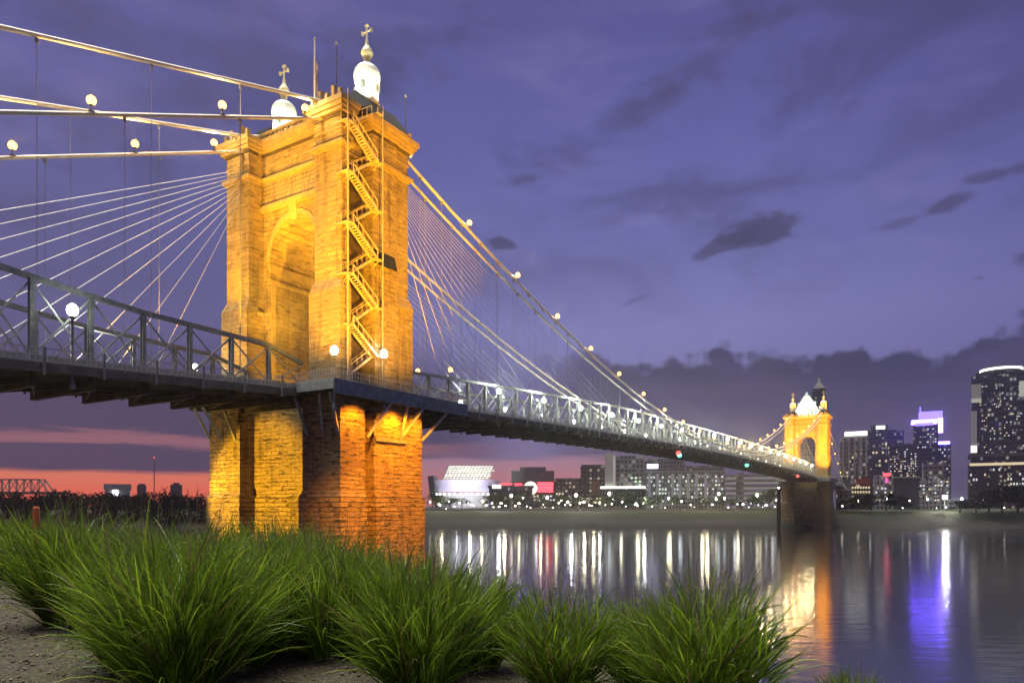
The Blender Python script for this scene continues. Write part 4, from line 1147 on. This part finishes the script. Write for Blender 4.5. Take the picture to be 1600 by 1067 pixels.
b = MB(); b.lathe((B.x(1566), 14, 0), [(14.4, B.z(576.5)), (14.4, B.z(573))], 30); b.build('roof_band', 'strip_white', B.t)
B.block('corner_bay', 1517, 1533, 598, 626, .8, simple('bay_lit', (.5, .5, .42), .7), -.6); B.block('corner_bay', 1516, 1526, 640, 706, .8, simple('bay_lit', (.5, .5, .42), .7), -.6); B.block('corner_bay', 1592, 1604, 598, 622, .8, 'pylon_glow', -.6)
B.block('bay_light', 1517, 1533, 621, 627, .8, 'pylon_glow', -1.5); B.block('bay_light', 1516, 1526, 695, 706, .8, 'panel_white', -1.5)
B.windows(1530, 1600, 600, 708, 22, 26, .20, ('win_white', 'win_dim', 'win_warm'), 56); B.block('podium', 1512, 1606, 724, 800, 36, F_dark, -3); B.block('light_band', 1514, 1606, 723, 727, 1, 'win_warm', -3.6); B.block('ledge', 1512, 1607, 708, 713, 35, 'dark_cladding', -1.5)
B.windows(1514, 1604, 730, 760, 20, 4, .3, ('win_warm', 'win_white', 'win_dim'), 57, -3.2)
B = Bld('low market hall with warm lit front by the distant bridge end', 'hall', 1328, 1362, 430); B.block('wall', 1328, 1362, 757, 800, 14, F_brick); B.block('red_roof', 1338, 1360, 747, 757, 12, simple('red_roof', (.25, .04, .04), .7), 1); B.windows(1330, 1360, 758, 772, 7, 2, .9, ('win_warm',), 61)
B = Bld('narrow white block with a red neon sign on top', 'building', 1366, 1396, 450); B.block('wall', 1366, 1396, 742, 800, 12, F_pale); B.block('sign', 1380, 1391, 739, 743.5, .8, 'sign_red', -.8); B.block('sign', 1383, 1388, 747, 754, .8, 'sign_pink', -.8); B.windows(1367, 1395, 760, 784, 6, 4, .4, ('win_warm', 'win_white'), 66)
B = Bld('low dark warehouse between neon sign and floodlight', 'building', 1396, 1436, 440); B.block('wall', 1396, 1436, 746, 800, 15, 'dark_cladding'); B.block('roof', 1395, 1437, 744, 746.5, 16, 'concrete', -.5)
B = Bld('low grey ramp building left of the market hall', 'building', 1306, 1330, 420); B.block('wall', 1306, 1330, 766, 800, 12, F_grey); B.block('roof', 1305, 1331, 763, 766.5, 13, 'concrete', -.5)

# left silhouettes
B = Bld('small pale lit building above the left tree belt', 'building', 160, 205, 470); B.block('wall', 164, 203, 764, 830, 10, simple('pale_render', (.4, .42, .4), .8)); B.block('roof', 162, 205, 756, 764.5, 11, 'concrete', -.5); B.block('doorway', 176, 184, 766, 774, .5, 'lamp_town_cool', -.5)
B = Bld('dark boxy silhouette on the sunset horizon by the pier', 'building', 266, 284, 620); B.block('wall', 266, 284, 757, 830, 14, 'dark_cladding'); B.block('roof', 270, 280, 754, 757.5, 8, 'dark_cladding', 2)
B = Bld('small dark block at the left of the lattice mast', 'building', 214, 228, 620); B.block('wall', 214, 228, 758, 830, 12, 'dark_cladding'); B.block('roof', 216, 226, 755.5, 758.5, 8, 'dark_cladding', 2)
p = at(241, 800, 620); t = thing('antenna_mast', 'thin lattice antenna mast against the red horizon', 'mast', (p.x, 620, GZ))
b = MB(); H = at(241, 716, 620).z-GZ
for (dx, dy) in ((-.5, -.5), (.5, -.5), (.5, .5), (-.5, .5)): b.bar((dx, dy, 0), (dx*.2, dy*.2, H), .14, .14)
for i in range(24): f = i/24; g = 1-.8*f; b.bar((-.5*g, -.5*g, H*f), (.5*g*.97, -.5*g*.97, H*(f+.035)), .09, .09)
b.build('lattice', 'steel_dark', t); b = MB(); b.lathe((0, 0, H), [(.3, 0), (.3, .8), (.1, 1.2)], 8); b.build('beacon', 'lamp_red', t)

# far truss bridge at the left
t = thing('truss_bridge', 'long low truss railway bridge on the red horizon at the far left', 'bridge', (at(20, 790, 640).x, 640, 0))
k = 640/F; zd = EYE+(HZ-768)*k; zt = EYE+(HZ-749)*k; xa, xb = (-140-20)*k, (80-20)*k; npan = 18
b = MB(); b.box(xa-30, xb+14, -4, 4, zd-2.2, zd); b.build('deck', 'steel_dark', t)
for yy in (-4, 4):
    b = MB(); b.bar((xa, yy, zt), (xb-8, yy, zt), .8, .9); b.bar((xb-8, yy, zt), (xb, yy, zd), .8, .9)
    for i in range(npan+1):
        xx = xa+(xb-8-xa)*i/npan; b.bar((xx, yy, zd), (xx, yy, zt), .5, .5)
        if i < npan: x2 = xa+(xb-8-xa)*(i+1)/npan; b.bar((xx, yy, zd if i % 2 else zt), (x2, yy, zt if i % 2 else zd), .5, .5)
    b.build('truss', 'steel_paint', t)
for i, xx in enumerate((xa+10, (xa+xb)/2, xb)): b = MB(); b.box(xx-2, xx+2, -4, 4, -1, zd-2.2); b.build('pier', 'concrete', t)

# ------------------------------------------------------------------ small lamps on the far bank
lt = thing('park_lamp', 'x', 'park lamp'); b = MB(); b.lathe((0, 0, 0), [(.12, 0), (.08, .4), (.07, 4.2)], 6); b.build('pole', 'steel_dark', lt); b = MB(); b.lathe((0, 0, 4.1), [(.15, 0), (.5, .25), (.55, .6), (.2, .95)], 8); b.build('globe', 'lamp_town', lt, True)
lc = thing('park_lamp', 'x', 'park lamp'); b = MB(); b.lathe((0, 0, 0), [(.12, 0), (.08, .4), (.07, 4.2)], 6); b.build('pole', 'steel_dark', lc); b = MB(); b.lathe((0, 0, 4.1), [(.15, 0), (.5, .25), (.55, .6), (.2, .95)], 8); b.build('globe', 'lamp_town_cool', lc, True)
usedl = {0: False, 1: False}
def park_lamp(px, Y, s, cool, where):
    src = lc if cool else lt
    o = src if not usedl[cool] else copy_tree(src); usedl[cool] = True
    X = (px-800)/F*Y; o.location = (X, Y, 8.2 + max(0, (Y-374)*.006)); o.scale = (s, s, s*rl_.uniform(.55, 1.7))
    tag(o, f'small {"cool" if cool else "warm"} lamp on the far bank {where}', 'park lamp', 'small lamps along the far bank')
rl_ = random.Random(5)
px = 672
while px < 1600:
    if 1222 < px < 1310: px += 10; continue
    where = ('below the stadium' if px < 790 else 'below the dark arena' if px < 940 else 'below the pale apartment block' if px < 1130 else 'below the parking garage' if px < 1225 else 'near the market hall' if px < 1400 else 'at the right edge under the skyscraper')
    park_lamp(px, rl_.choice((377, 380, 386, 392, 400, 415, 430)), rl_.choice((.4, .55, .7, .9, 1.2)), 1 if rl_.random() < .35 else 0, where)
    px += rl_.choice((2, 4, 6, 9, 14)) if px < 1225 else rl_.uniform(10, 28)
for (pa, pb, lab) in ((664, 905, 'low pale promenade wall on the far bank below the stadium and arena'), (909, 1066, 'low pale promenade wall on the far bank below the white pylon'), (1070, 1214, 'long bright promenade wall on the far bank before the parking garage')):
    xa, xb = (pa-800)/F*375, (pb-800)/F*375
    t = thing('promenade_wall', lab, 'wall', ((xa+xb)/2, 375, 8.2), 0, 'promenade walls'); w = (xb-xa)/2
    b = MB(); b.box(-w, w, 0, .5, -.6, 1.0); b.build('wall', 'concrete', t); b = MB(); b.box(-w-.1, w+.1, -.08, .6, 1.0, 1.15)
    b.build('coping', 'trim_stone', t); b = MB()
    for zz in (1.6, 2.0): b.bar((-w, .25, zz), (w, .25, zz), .06, .06)
    for q in range(int(w)+1): b.bar((-w+2*q, .25, 1.15), (-w+2*q, .25, 2.0), .07, .07)
    b.build('railing', 'steel_pale', t)
# bright floodlight on the right bank
p = at(1476, 797, 372); t = thing('floodlight', 'very bright white floodlight mast on the right bank', 'floodlight', (p.x, 372, 8.2))
b = MB(); b.tube([(0, 0, 0), (0, 0, 6.2)], [.16, .1], 8); b.build('pole', 'steel_paint', t); b = MB(); b.box(-1.3, 1.3, -.25, .25, 6.2, 8.2); b.build('head', 'steel_dark', t); b = MB(); b.box(-1.2, 1.2, -.36, -.27, 6.3, 8.1); b.build('lens', 'flood_white', t)
l = bpy.data.lights.new('flood_lamp', 'SPOT'); l.energy = 16000; l.color = (1, .95, .85); l.spot_size = R(140); l.shadow_soft_size = .4
lo = bpy.data.objects.new('flood_lamp', l); COL.objects.link(lo); lo.location = (p.x, 371, 15); lo.rotation_euler = Vector((0, .45, 1)).to_track_quat('Z', 'Y').to_euler()
rb = random.Random(31)
for i, px in enumerate((681, 690, 712, 733, 752, 779, 788, 811, 838, 846, 869, 893, 915, 930, 938, 972, 1001, 1012, 1045, 1051, 1068, 1098, 1110, 1152, 1160, 1189, 1209)):
    l = bpy.data.lights.new('bank_lamp', 'POINT'); l.energy = 2100*rb.random()**1.8+120; l.color = ((1, .93, .6), (1, .86, .5), (.9, .95, 1))[i % 3]; l.shadow_soft_size = .5
    lo = bpy.data.objects.new('bank_lamp', l); COL.objects.link(lo); lo.location = ((px-800)/F*376, 376+rb.uniform(0, 9), 12.0+rb.uniform(0, 3))
# mooring dolphin left of the distant pier
p = at(1217, 826, 349); t = thing('mooring_post', 'tall dark mooring post in the water beside the distant pier', 'post', (p.x, 349, 0))
for i, (dx, dy) in enumerate(((-.7, 0), (.7, .3), (0, .9))): b = MB(); b.tube([(dx, dy, -1), (dx*.8, dy*.8, 19)], .42, 8); b.build('pile', 'wood_dark', t)
b = MB(); b.box(-1.3, 1.3, -.5, 1.4, 18.5, 19.4); b.build('cap', 'wood_dark', t); b = MB(); b.lathe((0, .3, 19.4), [(.3, 0), (.4, .3), (.2, .7)], 8); b.build('lamp', 'lamp_town', t)

# ------------------------------------------------------------------ evening haze over the river
m, n, out = new_mat('haze_air')
vol = n.node('ShaderNodeVolumePrincipled'); vol.inputs['Color'].default_value = (.9, .9, .95, 1); vol.inputs['Density'].default_value = .00026; vol.inputs['Anisotropy'].default_value = .9
n.link(vol.outputs[0], out.inputs['Volume'])
b = MB(); b.box(-820, 820, -110, 980, -6, 175)
tag(b.build('haze', m), 'thin evening haze over the river and the bridge', 'haze', kind='stuff')
